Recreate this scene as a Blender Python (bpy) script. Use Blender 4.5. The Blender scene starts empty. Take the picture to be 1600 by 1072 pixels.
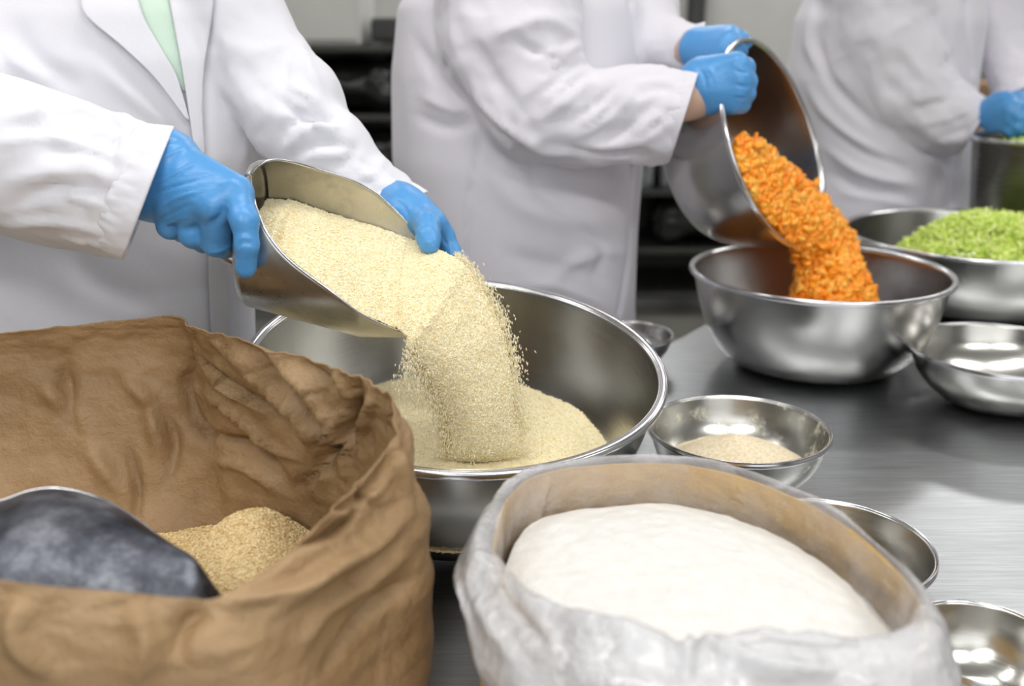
import bpy, math, random
import numpy as np
from mathutils import Vector
from mathutils.bvhtree import BVHTree

random.seed(4)
rng = np.random.default_rng(4)
scene = bpy.context.scene
col = scene.collection

# ------------------------------------------------------------------ camera
FPX = 1600.0
PITCH = math.radians(17.5)
CAM = np.array([0.0, 0.0, 1.40])
FW = np.array([0, math.cos(PITCH), -math.sin(PITCH)])
UP = np.array([0, math.sin(PITCH), math.cos(PITCH)])
cd = bpy.data.cameras.new('camera')
cam = bpy.data.objects.new('camera', cd)
col.objects.link(cam)
cam.location = CAM
cam.rotation_euler = (math.radians(90) - PITCH, 0, 0)
cd.sensor_width = 36
cd.lens = 36 * FPX / 1600
cd.clip_start = 0.05
cd.dof.use_dof = True
cd.dof.focus_distance = 0.98
cd.dof.aperture_fstop = 4.2
scene.camera = cam

# ------------------------------------------------------------------ world and light
scene.view_settings.view_transform = 'Standard'
scene.view_settings.look = 'None'
scene.view_settings.gamma = 1
scene.view_settings.use_curve_mapping = False
scene.view_settings.exposure = -0.30
w = bpy.data.worlds.new('world')
scene.world = w
w.use_nodes = True
w.node_tree.nodes['Background'].inputs[0].default_value = (0.95, 0.96, 1.0, 1)
w.node_tree.nodes['Background'].inputs[1].default_value = 0.35


def area(name, loc, size, power, rot=(0, 0, 0), colr=(1, 0.99, 0.97)):
    l = bpy.data.lights.new(name, 'AREA')
    l.shape = 'RECTANGLE'
    l.size, l.size_y = size
    l.energy = power
    l.color = colr
    o = bpy.data.objects.new(name, l)
    o.location = loc
    o.rotation_euler = rot
    col.objects.link(o)
    return o


LIGHTS = [(-1.5, 0.9, 62), (0.2, 0.9, 62), (1.9, 0.9, 62), (-1.5, 3.2, 50), (0.4, 3.2, 60), (2.3, 3.2, 75),
          (-0.6, -1.2, 185), (1.4, -1.2, 150), (0.3, 5.6, 120), (2.6, 5.6, 120), (-1.7, 5.6, 40)]
for lx, ly, lp in LIGHTS:
    area('ceiling_lamp', (lx, ly, 2.92), (1.25, 0.32), lp * 0.24)
# front fill light added behind the camera, set at an invented window
area('front_fill_light', (0.4, -1.80, 1.75), (3.6, 1.5), 12, (math.radians(90), 0, 0), (0.93, 0.97, 1.0))


# ------------------------------------------------------------------ projection helpers
def ray(u, v):
    return np.array([(u - 800) / FPX, 0, 0]) + (536 - v) / FPX * UP + FW


def P(u, v, Y):
    d = ray(u, v)
    return CAM + d * (Y / d[1])


def PZ(u, v, z):
    d = ray(u, v)
    return CAM + d * ((z - CAM[2]) / d[2])


def PPL(u, v, pt, n):
    d = ray(u, v)
    return CAM + d * (np.dot(np.asarray(pt) - CAM, n) / np.dot(d, n))


def proj(X):
    X = np.asarray(X) - CAM
    z = X @ FW
    return np.stack([800 + FPX * X[..., 0] / z, 536 - FPX * (X @ UP) / z], -1)


# ------------------------------------------------------------------ noise
def vnoise(X, seed=0):
    X = np.asarray(X, float)
    I = np.floor(X).astype(np.int64)
    Fr = X - I
    Fr = Fr * Fr * (3 - 2 * Fr)

    def h(i, j, k):
        n = (i * 374761393 + j * 668265263 + k * 2147483647 + seed * 1274126177) & 0xffffffff
        n = ((n ^ (n >> 13)) * 1274126177) & 0xffffffff
        n = (n ^ (n >> 16)) & 0xffffff
        return n / float(0xffffff) * 2 - 1
    r = 0
    for a in (0, 1):
        for b in (0, 1):
            for c in (0, 1):
                wgt = (Fr[..., 0] if a else 1 - Fr[..., 0]) * (Fr[..., 1] if b else 1 - Fr[..., 1]) * (Fr[..., 2] if c else 1 - Fr[..., 2])
                r = r + wgt * h(I[..., 0] + a, I[..., 1] + b, I[..., 2] + c)
    return r


def fbm(X, oct=4, seed=0, ridge=False):
    r, a, t = 0, 1.0, 0
    for i in range(oct):
        n = vnoise(np.asarray(X) * (2 ** i) + 7.3 * i, seed + i)
        r = r + a * ((1 - 2 * np.abs(n)) if ridge else n)
        t += a
        a *= 0.5
    return r / t


# ------------------------------------------------------------------ mesh helpers
def mk(name, V, Fc, mat=None, parent=None, smooth=True):
    me = bpy.data.meshes.new(name)
    V = np.asarray(V, dtype=np.float32)
    if isinstance(Fc, np.ndarray):
        n, k = Fc.shape
        me.vertices.add(len(V))
        me.vertices.foreach_set('co', V.ravel())
        me.loops.add(n * k)
        me.loops.foreach_set('vertex_index', Fc.astype(np.int32).ravel())
        me.polygons.add(n)
        me.polygons.foreach_set('loop_start', np.arange(0, n * k, k, dtype=np.int32))
        me.update(calc_edges=True)
        me.validate()
    else:
        me.from_pydata(V.tolist(), [], Fc)
    if smooth:
        me.polygons.foreach_set('use_smooth', [True] * len(me.polygons))
    me.update()
    o = bpy.data.objects.new(name, me)
    col.objects.link(o)
    if mat:
        me.materials.append(mat)
    if parent:
        o.parent = parent
    return o


def tag(o, label=None, cat=None, group=None, kind=None):
    if label: o['label'] = label
    if cat: o['category'] = cat
    if group: o['group'] = group
    if kind: o['kind'] = kind
    return o


def empty(name, loc=(0, 0, 0)):
    o = bpy.data.objects.new(name, None)
    o.location = loc
    o.empty_display_size = 0.05
    col.objects.link(o)
    return o


def settle(o, parent):
    """keep world-space vertices while parented to an empty standing at its base"""
    o.parent = parent
    o.matrix_parent_inverse = parent.matrix_world.inverted() if False else __import__('mathutils').Matrix.Translation(-parent.location)
    return o


def box(c, s, yaw=0.0):
    x, y, z = np.array(s) / 2.0
    V = np.array([[a * x, b * y, d * z] for a in (-1, 1) for b in (-1, 1) for d in (-1, 1)])
    cy, sy = math.cos(yaw), math.sin(yaw)
    V = V @ np.array([[cy, sy, 0], [-sy, cy, 0], [0, 0, 1]])
    Fc = [(0, 1, 3, 2), (4, 6, 7, 5), (0, 4, 5, 1), (2, 3, 7, 6), (0, 2, 6, 4), (1, 5, 7, 3)]
    return V + np.array(c), Fc


def join(parts):
    V, Fc, n = [], [], 0
    for v, f in parts:
        V.append(np.asarray(v, float))
        Fc += [tuple(int(i) + n for i in q) for q in f]
        n += len(v)
    return np.vstack(V), Fc


def bevel(o, wd=0.004, seg=2):
    m = o.modifiers.new('bevel', 'BEVEL')
    m.width = wd
    m.segments = seg
    m.limit_method = 'ANGLE'
    return o


def grid_faces(n, m, wrap_n=False, wrap_m=False):
    i = np.arange(n if wrap_n else n - 1)
    j = np.arange(m if wrap_m else m - 1)
    I, J = np.meshgrid(i, j, indexing='ij')
    a = I * m + J
    b = ((I + 1) % n) * m + J
    c = ((I + 1) % n) * m + (J + 1) % m
    d = I * m + (J + 1) % m
    return np.stack([a, b, c, d], -1).reshape(-1, 4)


def lathe(profile, seg=96, cap0=True):
    pr = np.array(profile, float)
    t = np.linspace(0, 2 * np.pi, seg, endpoint=False)
    V = np.stack([pr[:, None, 0] * np.cos(t), pr[:, None, 0] * np.sin(t), np.repeat(pr[:, None, 1], seg, 1)], -1).reshape(-1, 3)
    return V, grid_faces(len(pr), seg, False, True)


def catmull(pts, n, closed=False):
    pts = np.asarray(pts, float)
    N = len(pts)
    segs = N if closed else N - 1
    t = np.linspace(0, segs, n, endpoint=not closed)
    i = np.minimum(np.floor(t).astype(int), segs - 1)
    f = (t - i)[:, None]

    def g(k):
        if closed:
            return pts[k % N]
        kk = np.clip(k, 0, N - 1)
        return pts[kk]
    p0, p1, p2, p3 = g(i - 1), g(i), g(i + 1), g(i + 2)
    return 0.5 * ((2 * p1) + (-p0 + p2) * f + (2 * p0 - 5 * p1 + 4 * p2 - p3) * f ** 2 + (-p0 + 3 * p1 - 3 * p2 + p3) * f ** 3)


def tube(path, r, seg=16, cap=True):
    path = np.asarray(path, float)
    n = len(path)
    r = np.broadcast_to(np.asarray(r, float), (n,))
    T = np.gradient(path, axis=0)
    T /= np.linalg.norm(T, axis=1)[:, None]
    a = np.array([0, 0, 1.0]) if abs(T[0][2]) < 0.9 else np.array([1.0, 0, 0])
    V = []
    for i in range(n):
        a = a - T[i] * (a @ T[i])
        a /= np.linalg.norm(a)
        b = np.cross(T[i], a)
        t = np.linspace(0, 2 * np.pi, seg, endpoint=False)
        V.append(path[i] + r[i] * (np.cos(t)[:, None] * a + np.sin(t)[:, None] * b))
    V = np.vstack(V)
    Fc = [tuple(q) for q in grid_faces(n, seg, False, True)]
    if cap:
        Fc.append(tuple(range(seg))[::-1])
        Fc.append(tuple((n - 1) * seg + k for k in range(seg)))
    return V, Fc


# ------------------------------------------------------------------ signed-distance modelling
class Field:
    def __init__(s, lo, hi, h):
        s.lo = np.array(lo, float)
        s.h = h
        s.n = np.ceil((np.array(hi) - s.lo) / h).astype(int) + 1
        s.F = np.full(s.n, 0.3, np.float32)

    def sub(s, lo, hi):
        a = np.clip(np.floor((np.array(lo) - s.lo) / s.h).astype(int), 0, s.n)
        b = np.clip(np.ceil((np.array(hi) - s.lo) / s.h).astype(int) + 1, 0, s.n)
        sl = tuple(slice(x, y) for x, y in zip(a, b))
        g = [(s.lo[k] + np.arange(a[k], b[k]) * s.h).astype(np.float32) for k in range(3)]
        X = g[0][:, None, None]
        Y = g[1][None, :, None]
        Z = g[2][None, None, :]
        return sl, X, Y, Z

    def union(s, sl, d, k):
        a = s.F[sl]
        if k <= 0:
            s.F[sl] = np.minimum(a, d)
        else:
            h = np.clip(0.5 + 0.5 * (d - a) / k, 0, 1)
            s.F[sl] = d * (1 - h) + a * h - k * h * (1 - h)

    def cone(s, a, b, ra, rb, k=0.01, cut=None, mode='u'):
        a, b = np.asarray(a, float), np.asarray(b, float)
        m = max(ra, rb) + max(k, 0.01) * 1.6 + s.h * 2
        sl, X, Y, Z = s.sub(np.minimum(a, b) - m, np.maximum(a, b) + m)
        d = b - a
        L2 = max(d @ d, 1e-12)
        t = np.clip(((X - a[0]) * d[0] + (Y - a[1]) * d[1] + (Z - a[2]) * d[2]) / L2, 0, 1)
        dist = np.sqrt((X - a[0] - t * d[0]) ** 2 + (Y - a[1] - t * d[1]) ** 2 + (Z - a[2] - t * d[2]) ** 2) - (ra + (rb - ra) * t)
        if cut is not None:
            cp, cn = cut
            dist = np.maximum(dist, (X - cp[0]) * cn[0] + (Y - cp[1]) * cn[1] + (Z - cp[2]) * cn[2])
        if mode == 'u':
            s.union(sl, dist, k)
        else:
            s.F[sl] = np.maximum(s.F[sl], -dist)

    def ell(s, c, r, k=0.01, yaw=0.0, mode='u'):
        c, r = np.asarray(c, float), np.asarray(r, float)
        m = max(r) + k * 1.6 + s.h * 2
        sl, X, Y, Z = s.sub(c - m, c + m)
        cy, sy = math.cos(yaw), math.sin(yaw)
        x = (X - c[0]) * cy + (Y - c[1]) * sy
        y = -(X - c[0]) * sy + (Y - c[1]) * cy
        q = np.sqrt((x / r[0]) ** 2 + (y / r[1]) ** 2 + ((Z - c[2]) / r[2]) ** 2)
        d = (q - 1) * min(r)
        if mode == 'u':
            s.union(sl, d, k)
        else:
            s.F[sl] = np.maximum(s.F[sl], -d)

    def loft(s, secs, k=0.02, p=2.3, yaw=0.0):
        """secs: rows of z, cx, cy, half width, half depth"""
        q = np.array(sorted(secs), float)
        lo = [(q[:, 1] - q[:, 3:].max()).min() - .05, (q[:, 2] - q[:, 3:].max()).min() - .05, q[0, 0] - .02]
        hi = [(q[:, 1] + q[:, 3:].max()).max() + .05, (q[:, 2] + q[:, 3:].max()).max() + .05, q[-1, 0] + .05]
        sl, X, Y, Z = s.sub(lo, hi)
        z = Z.ravel()
        I = [np.interp(z, q[:, 0], q[:, i])[None, None, :] for i in (1, 2, 3, 4)]
        cy, sy = math.cos(yaw), math.sin(yaw)
        x = (X - I[0]) * cy + (Y - I[1]) * sy
        y = -(X - I[0]) * sy + (Y - I[1]) * cy
        r = (np.abs(x / I[2]) ** p + np.abs(y / I[3]) ** p) ** (1 / p)
        d = (r - 1) * np.minimum(I[2], I[3])
        d = np.maximum(d, q[0, 0] - Z)
        d = np.maximum(d, Z - q[-1, 0])
        s.union(sl, d.astype(np.float32), k)

    def mesh(s):
        F = s.F
        S = F < 0
        nx, ny, nz = F.shape
        C = np.zeros((nx - 1, ny - 1, nz - 1), np.int8)
        for a in (0, 1):
            for b in (0, 1):
                for c in (0, 1):
                    C += S[a:nx - 1 + a, b:ny - 1 + b, c:nz - 1 + c]
        act = (C > 0) & (C < 8)
        idx = np.full(act.shape, -1, np.int64)
        I = np.argwhere(act)
        idx[act] = np.arange(len(I))
        acc = np.zeros((len(I), 3))
        cnt = np.zeros(len(I))
        co = [(a, b, c) for a in (0, 1) for b in (0, 1) for c in (0, 1)]
        for p in co:
            for ax in range(3):
                if p[ax] == 0:
                    q = list(p)
                    q[ax] = 1
                    f0 = F[I[:, 0] + p[0], I[:, 1] + p[1], I[:, 2] + p[2]]
                    f1 = F[I[:, 0] + q[0], I[:, 1] + q[1], I[:, 2] + q[2]]
                    m = (f0 < 0) != (f1 < 0)
                    t = np.where(m, f0 / np.where(m, f0 - f1, 1), 0)
                    pos = np.array(p)[None] + 0.0 * I
                    pos = pos.astype(float)
                    pos[:, ax] += t
                    acc[m] += pos[m]
                    cnt[m] += 1
        V = (I + acc / np.maximum(cnt, 1)[:, None]) * s.h + s.lo
        faces = []
        for ax in range(3):
            o1, o2 = [(1, 2), (2, 0), (0, 1)][ax]
            A = np.take(S, range(0, F.shape[ax] - 1), ax)
            B = np.take(S, range(1, F.shape[ax]), ax)
            E = np.argwhere(A != B)
            E = E[(E[:, o1] > 0) & (E[:, o2] > 0) & (E[:, o1] < F.shape[o1] - 1) & (E[:, o2] < F.shape[o2] - 1)]
            sgn = A[E[:, 0], E[:, 1], E[:, 2]]

            def cell(d1, d2):
                e = E.copy()
                e[:, o1] -= d1
                e[:, o2] -= d2
                return idx[e[:, 0], e[:, 1], e[:, 2]]
            q = np.stack([cell(1, 1), cell(0, 1), cell(0, 0), cell(1, 0)], 1)
            q[~sgn] = q[~sgn][:, ::-1]
            faces.append(q)
        return V, np.vstack(faces)


def vnormals(V, Fc):
    a, b, c, d = (V[Fc[:, i]] for i in range(4))
    n = np.cross(c - a, d - b)
    N = np.zeros_like(V)
    for i in range(4):
        for k in range(3):
            N[:, k] += np.bincount(Fc[:, i], n[:, k], len(V))
    return N / np.maximum(np.linalg.norm(N, axis=1), 1e-9)[:, None]


def smooth_verts(V, Fc, it=2, lam=0.5):
    e = np.vstack([Fc[:, [0, 1]], Fc[:, [1, 2]], Fc[:, [2, 3]], Fc[:, [3, 0]]])
    e = np.vstack([e, e[:, ::-1]])
    cnt = np.bincount(e[:, 0], minlength=len(V))[:, None]
    for _ in range(it):
        A = np.stack([np.bincount(e[:, 0], V[e[:, 1], k], len(V)) for k in range(3)], 1) / np.maximum(cnt, 1)
        V = V + lam * (A - V)
    return V


def seg_dist(Q, poly):
    """nearest distance, signed side and run-along fraction of points Q to a pixel polyline"""
    poly = np.asarray(poly, float)
    L = np.r_[0, np.cumsum(np.linalg.norm(np.diff(poly, axis=0), axis=1))]
    best = np.full(len(Q), 1e9)
    sg = np.zeros(len(Q))
    tt = np.zeros(len(Q))
    for i in range(len(poly) - 1):
        a, b = poly[i], poly[i + 1]
        d = b - a
        t = np.clip(((Q - a) @ d) / (d @ d), 0, 1)
        r = Q - a - t[:, None] * d
        ds = np.hypot(r[:, 0], r[:, 1])
        cr = d[0] * (Q[:, 1] - a[1]) - d[1] * (Q[:, 0] - a[0])
        m = ds < best
        best[m] = ds[m]
        sg[m] = np.sign(cr[m])
        tt[m] = (L[i] + t[m] * (L[i + 1] - L[i])) / L[-1]
    return best, sg, tt


def crease(V, N, strokes, mask=None, smoothpath=True):
    """raise (+) or sink (-) cloth along folds; stroke = (polyline, width px, height mm[, kind])"""
    view = V - CAM
    view /= np.linalg.norm(view, axis=1)[:, None]
    face = np.clip(-(view * N).sum(1) * 2.2, 0, 1)
    Q = proj(V)
    D = np.zeros(len(V))
    for st in strokes:
        poly, wd, amp = st[:3]
        kind = st[3] if len(st) > 3 else 'g'
        poly = np.array(poly, float)
        if smoothpath and len(poly) > 2:
            poly = catmull(poly, 5 * len(poly))
        lo, hi = poly.min(0) - 4 * wd, poly.max(0) + 4 * wd
        m = ((Q > lo) & (Q < hi)).all(1) & (face > 0)
        if mask is not None:
            m &= mask
        ii = np.where(m)[0]
        if not len(ii):
            continue
        d, sg, t = seg_dist(Q[ii], poly)
        tap = np.clip(np.sin(np.pi * np.clip(t, 0.02, 0.98)), 0, 1) ** 0.6
        if kind == 'g':
            prof = np.exp(-(d / wd) ** 2)
        elif kind == 'v':      # sharp fold line with a soft shoulder on one side
            x = sg * d / wd
            prof = np.where(x > 0, np.exp(-x * 0.9) * 1.0, -np.exp(x * 2.0) * 0.6)
        elif kind == 'e':      # even line, no taper (seam)
            prof = np.exp(-(d / wd) ** 2)
            tap = 1.0
        elif kind == 's':      # step: one side stands proud
            x = sg * d / wd
            prof = np.tanh(x * 1.5) * np.exp(-(x / 2.5) ** 2)
        D[ii] += amp * 0.001 * prof * tap * face[ii]
    return V + N * D[:, None]


# ------------------------------------------------------------------ materials
def nt(name):
    m = bpy.data.materials.new(name)
    m.use_nodes = True
    t = m.node_tree
    return m, t, t.nodes['Principled BSDF']


def setp(b, **k):
    for a, v in k.items():
        a = a.replace('_', ' ')
        if a in b.inputs:
            b.inputs[a].default_value = (*v, 1) if isinstance(v, tuple) and len(b.inputs[a].default_value) == 4 else v


def noise(t, scale, detail=4, rough=0.55, vec=None, coord='Object', stretch=None):
    n = t.nodes.new('ShaderNodeTexNoise')
    n.inputs['Scale'].default_value = scale
    n.inputs['Detail'].default_value = detail
    n.inputs['Roughness'].default_value = rough
    tc = t.nodes.new('ShaderNodeTexCoord')
    if stretch:
        mp = t.nodes.new('ShaderNodeMapping')
        mp.inputs['Scale'].default_value = stretch[:3]
        if len(stretch) > 3:
            mp.inputs['Rotation'].default_value = (0, 0, stretch[3])
        t.links.new(tc.outputs[coord], mp.inputs['Vector'])
        t.links.new(mp.outputs[0], n.inputs['Vector'])
    else:
        t.links.new(tc.outputs[coord], n.inputs['Vector'])
    return n


def ramp(t, src, stops):
    r = t.nodes.new('ShaderNodeValToRGB')
    e = r.color_ramp.elements
    while len(e) < len(stops):
        e.new(0.5)
    for i, (p, c) in enumerate(stops):
        e[i].position = p
        e[i].color = (*c, 1) if len(c) == 3 else c
    t.links.new(src, r.inputs[0])
    return r


def bump(t, b, src, strength, dist, prev=None):
    bp = t.nodes.new('ShaderNodeBump')
    bp.inputs['Strength'].default_value = strength
    bp.inputs['Distance'].default_value = dist
    t.links.new(src, bp.inputs['Height'])
    if prev is not None:
        t.links.new(prev.outputs[0], bp.inputs['Normal'])
    t.links.new(bp.outputs[0], b.inputs['Normal'])
    return bp


def g3(v):
    return (v, v, v)


def cloth(name, c, sc=1400, bmp=0.15):
    m, t, b = nt(name)
    setp(b, Base_Color=c, Roughness=0.85, Sheen_Weight=0.25, Sheen_Roughness=0.5)
    n = noise(t, sc, 2)
    n2 = noise(t, 55, 4)
    p = bump(t, b, n2.outputs[0], 0.25, 0.002)
    bump(t, b, n.outputs[0], bmp, 0.0004, p)
    return m


def steel(name, c=(0.62, 0.61, 0.60), rough=0.24, aniso=0.6, brush=None, dust=None, bmp=0.1):
    m, t, b = nt(name)
    setp(b, Base_Color=c, Metallic=1.0, Roughness=rough, Anisotropic=aniso)
    if aniso > 0:
        tg = t.nodes.new('ShaderNodeTangent')
        tg.direction_type = 'RADIAL'
        tg.axis = 'Z'
        t.links.new(tg.outputs[0], b.inputs['Tangent'])
    st = brush or (3, 3, 240)
    n = noise(t, 4.0, 6, 0.7, stretch=st)
    mr = t.nodes.new('ShaderNodeMapRange')
    mr.inputs['To Min'].default_value = max(rough - 0.07, 0.03)
    mr.inputs['To Max'].default_value = rough + 0.12
    t.links.new(n.outputs[0], mr.inputs[0])
    t.links.new(mr.outputs[0], b.inputs['Roughness'])
    bump(t, b, n.outputs[0], bmp, 0.0006)
    return m


M_coat = cloth('white_cotton', (0.78, 0.775, 0.83))
M_coat2 = cloth('white_cotton_soft', (0.74, 0.72, 0.78))
M_shirt = cloth('mint_cotton', (0.62, 0.78, 0.66))
M_trouser = cloth('grey_trouser_cloth', (0.25, 0.26, 0.29))
M_placket = cloth('coat_lining', (0.70, 0.70, 0.72))

M_skin, t, b = nt('skin')
setp(b, Base_Color=(0.62, 0.40, 0.30), Roughness=0.5, Subsurface_Weight=0.1)
M_glove, t, b = nt('blue_nitrile')
setp(b, Base_Color=(0.085, 0.32, 0.68), Roughness=0.38, Coat_Weight=0.08, Coat_Roughness=0.3, Subsurface_Weight=0.05)
n = noise(t, 26, 4, 0.6, stretch=(1.0, 1.0, 2.2))
p_ = bump(t, b, n.outputs[0], 0.35, 0.004)
n = noise(t, 900, 2)
bump(t, b, n.outputs[0], 0.08, 0.0004, p_)
M_cap = cloth('cap_white', (0.8, 0.8, 0.82))
M_shoe, t, b = nt('white_clog')
setp(b, Base_Color=(0.7, 0.7, 0.7), Roughness=0.4)

M_bowl = steel('bowl_steel', (0.56, 0.55, 0.52), 0.18, 0.6)
M_bowl2 = steel('bowl_steel_soft', (0.47, 0.46, 0.45), 0.20, 0.6)
M_rim = steel('rim_steel', (0.68, 0.68, 0.70), 0.14, 0.3)
M_table = steel('worktop_steel', (0.50, 0.515, 0.53), 0.30, 0.0, brush=(1, 26, 1, 0.0), bmp=0.05)
t = M_table.node_tree; b = t.nodes['Principled BSDF']
n = noise(t, 7.0, 8, 0.75, stretch=(1.6, 34, 1))
r = ramp(t, n.outputs[0], [(0.36, (0.42, 0.435, 0.45)), (0.52, (0.50, 0.515, 0.53)), (0.64, (0.57, 0.585, 0.60))])
t.links.new(r.outputs[0], b.inputs['Base Color'])
gp = t.nodes.new('ShaderNodeNewGeometry')
for q in [k for k in t.nodes if k.bl_idname == 'ShaderNodeMapping']:
    t.links.new(gp.outputs['Position'], q.inputs['Vector'])
M_leg = steel('leg_steel', (0.5, 0.5, 0.5), 0.3, 0.0, brush=(60, 60, 2))
M_scoop, t, b = nt('scoop_metal')
setp(b, Metallic=1.0, Roughness=0.32)
n = noise(t, 16, 6, 0.65)
r = ramp(t, n.outputs[0], [(0.3, (0.36, 0.35, 0.32)), (0.52, (0.60, 0.585, 0.55)), (0.75, (0.68, 0.67, 0.64))])
t.links.new(r.outputs[0], b.inputs['Base Color'])
r2 = ramp(t, n.outputs[0], [(0.3, g3(0.45)), (0.7, g3(0.24))])
t.links.new(r2.outputs[0], b.inputs['Roughness'])
n = noise(t, 60, 5, 0.6)
bump(t, b, n.outputs[0], 0.12, 0.0015)
M_scoop2, t, b = nt('dark_scuffed_metal')
setp(b, Metallic=1.0, Roughness=0.42)
n = noise(t, 20, 8, 0.72)
r = ramp(t, n.outputs[0], [(0.38, (0.05, 0.055, 0.07)), (0.5, (0.12, 0.125, 0.15)), (0.66, (0.34, 0.36, 0.40))])
t.links.new(r.outputs[0], b.inputs['Base Color'])
r2 = ramp(t, n.outputs[0], [(0.3, g3(0.36)), (0.7, g3(0.58))])
t.links.new(r2.outputs[0], b.inputs['Roughness'])


def paper(name, c1, c2, trans=0.12):
    m, t, b = nt(name)
    n = noise(t, 9, 6, 0.6)
    r = ramp(t, n.outputs[0], [(0.35, c1), (0.65, c2)])
    t.links.new(r.outputs[0], b.inputs['Base Color'])
    setp(b, Roughness=0.52, Specular_IOR_Level=0.4)
    n1 = noise(t, 22, 7, 0.62)
    p = bump(t, b, n1.outputs[0], 0.8, 0.010)
    n2 = noise(t, 500, 3)
    bump(t, b, n2.outputs[0], 0.15, 0.0006, p)
    return m


M_kraft = paper('kraft_paper', (0.29, 0.18, 0.085), (0.40, 0.262, 0.138))
M_kraft2 = paper('tan_kraft_paper', (0.70, 0.44, 0.15), (0.80, 0.54, 0.21))

M_liner, t, b = nt('clear_plastic_film')
setp(b, Base_Color=(0.80, 0.80, 0.82), Roughness=0.13, Specular_IOR_Level=0.7)
n = noise(t, 16, 6, 0.6)
bump(t, b, n.outputs[0], 1.0, 0.02)
tr = t.nodes.new('ShaderNodeBsdfTransparent')
tr.inputs[0].default_value = (0.97, 0.97, 0.98, 1)
mx = t.nodes.new('ShaderNodeMixShader')
lw = t.nodes.new('ShaderNodeLayerWeight')
lw.inputs[0].default_value = 0.35
n = noise(t, 11, 5, 0.6)
mr = t.nodes.new('ShaderNodeMath')
mr.operation = 'MULTIPLY_ADD'
t.links.new(lw.outputs['Facing'], mr.inputs[0])
mr.inputs[1].default_value = 0.16
r = ramp(t, n.outputs[0], [(0.40, g3(0.03)), (0.70, g3(0.22))])
lay_ = t.nodes.new('ShaderNodeAttribute')
lay_.attribute_name = 'layers'
ad = t.nodes.new('ShaderNodeMath'); ad.operation = 'MULTIPLY_ADD'
t.links.new(lay_.outputs['Fac'], ad.inputs[0]); ad.inputs[1].default_value = .52
t.links.new(r.outputs[0], ad.inputs[2])
t.links.new(ad.outputs[0], mr.inputs[2])
setp(b, Coat_Weight=0.6, Coat_Roughness=0.08)
mr.use_clamp = True
t.links.new(mr.outputs[0], mx.inputs[0])
t.links.new(tr.outputs[0], mx.inputs[1])
t.links.new(b.outputs[0], mx.inputs[2])
t.links.new(mx.outputs[0], t.nodes['Material Output'].inputs[0])


def grainy(name, c1, c2, sc=500, bs=0.6, bd=0.002, rough=0.75):
    m, t, b = nt(name)
    n = noise(t, sc, 3, 0.6)
    r = ramp(t, n.outputs[0], [(0.36, c1), (0.62, c2)])
    t.links.new(r.outputs[0], b.inputs['Base Color'])
    setp(b, Roughness=rough, Subsurface_Weight=0.15, Subsurface_Radius=(0.004, 0.003, 0.002))
    bump(t, b, n.outputs[0], bs, bd)
    return m


M_rice = grainy('rice', (0.92, 0.78, 0.46), (0.98, 0.89, 0.62), 420)
M_grain, t, b = nt('rice_grain')
setp(b, Base_Color=(0.90, 0.79, 0.54), Roughness=0.5, Subsurface_Weight=0.1, Subsurface_Radius=(0.004, 0.003, 0.002))
oi = t.nodes.new('ShaderNodeNewGeometry')
r = ramp(t, oi.outputs['Random Per Island'], [(0.0, (0.92, 0.76, 0.42)), (0.25, (0.98, 0.87, 0.58)), (1.0, (0.99, 0.94, 0.74))])
t.links.new(r.outputs[0], b.inputs['Base Color'])
M_rice2 = grainy('brown_rice', (0.62, 0.45, 0.20), (0.84, 0.68, 0.40), 420)
M_grain2, t, b = nt('brown_rice_grain')
setp(b, Base_Color=(0.8, 0.65, 0.4), Roughness=0.55)
oi = t.nodes.new('ShaderNodeNewGeometry')
r = ramp(t, oi.outputs['Random Per Island'], [(0.0, (0.66, 0.46, 0.19)), (0.5, (0.84, 0.65, 0.34)), (1.0, (0.92, 0.79, 0.50))])
t.links.new(r.outputs[0], b.inputs['Base Color'])
M_flour = grainy('flour', (0.73, 0.715, 0.68), (0.78, 0.765, 0.74), 90, 0.5, 0.004, 0.95)
M_bran = grainy('bran_powder', (0.74, 0.60, 0.38), (0.88, 0.77, 0.58), 260, 0.5, 0.002)
M_carrot, t, b = nt('carrot')
setp(b, Roughness=0.38, Subsurface_Weight=0.2, Subsurface_Radius=(0.01, 0.004, 0.001))
oi = t.nodes.new('ShaderNodeNewGeometry')
r = ramp(t, oi.outputs['Random Per Island'], [(0.0, (1.0, 0.28, 0.010)), (0.5, (1.0, 0.38, 0.018)), (1.0, (1.0, 0.52, 0.08))])
t.links.new(r.outputs[0], b.inputs['Base Color'])
M_green, t, b = nt('shredded_lettuce')
setp(b, Roughness=0.5, Subsurface_Weight=0.1, Subsurface_Radius=(0.006, 0.008, 0.002))
oi = t.nodes.new('ShaderNodeNewGeometry')
r = ramp(t, oi.outputs['Random Per Island'], [(0.0, (0.40, 0.58, 0.05)), (0.5, (0.70, 0.86, 0.16)), (1.0, (0.94, 0.98, 0.46))])
t.links.new(r.outputs[0], b.inputs['Base Color'])


def plain(name, c, rough=0.6, metal=0.0, sc=6, var=0.12):
    m, t, b = nt(name)
    setp(b, Roughness=rough, Metallic=metal)
    n = noise(t, sc, 5)
    r = ramp(t, n.outputs[0], [(0.3, tuple(x * (1 - var) for x in c)), (0.7, tuple(min(1, x * (1 + var)) for x in c))])
    t.links.new(r.outputs[0], b.inputs['Base Color'])
    return m


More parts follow.
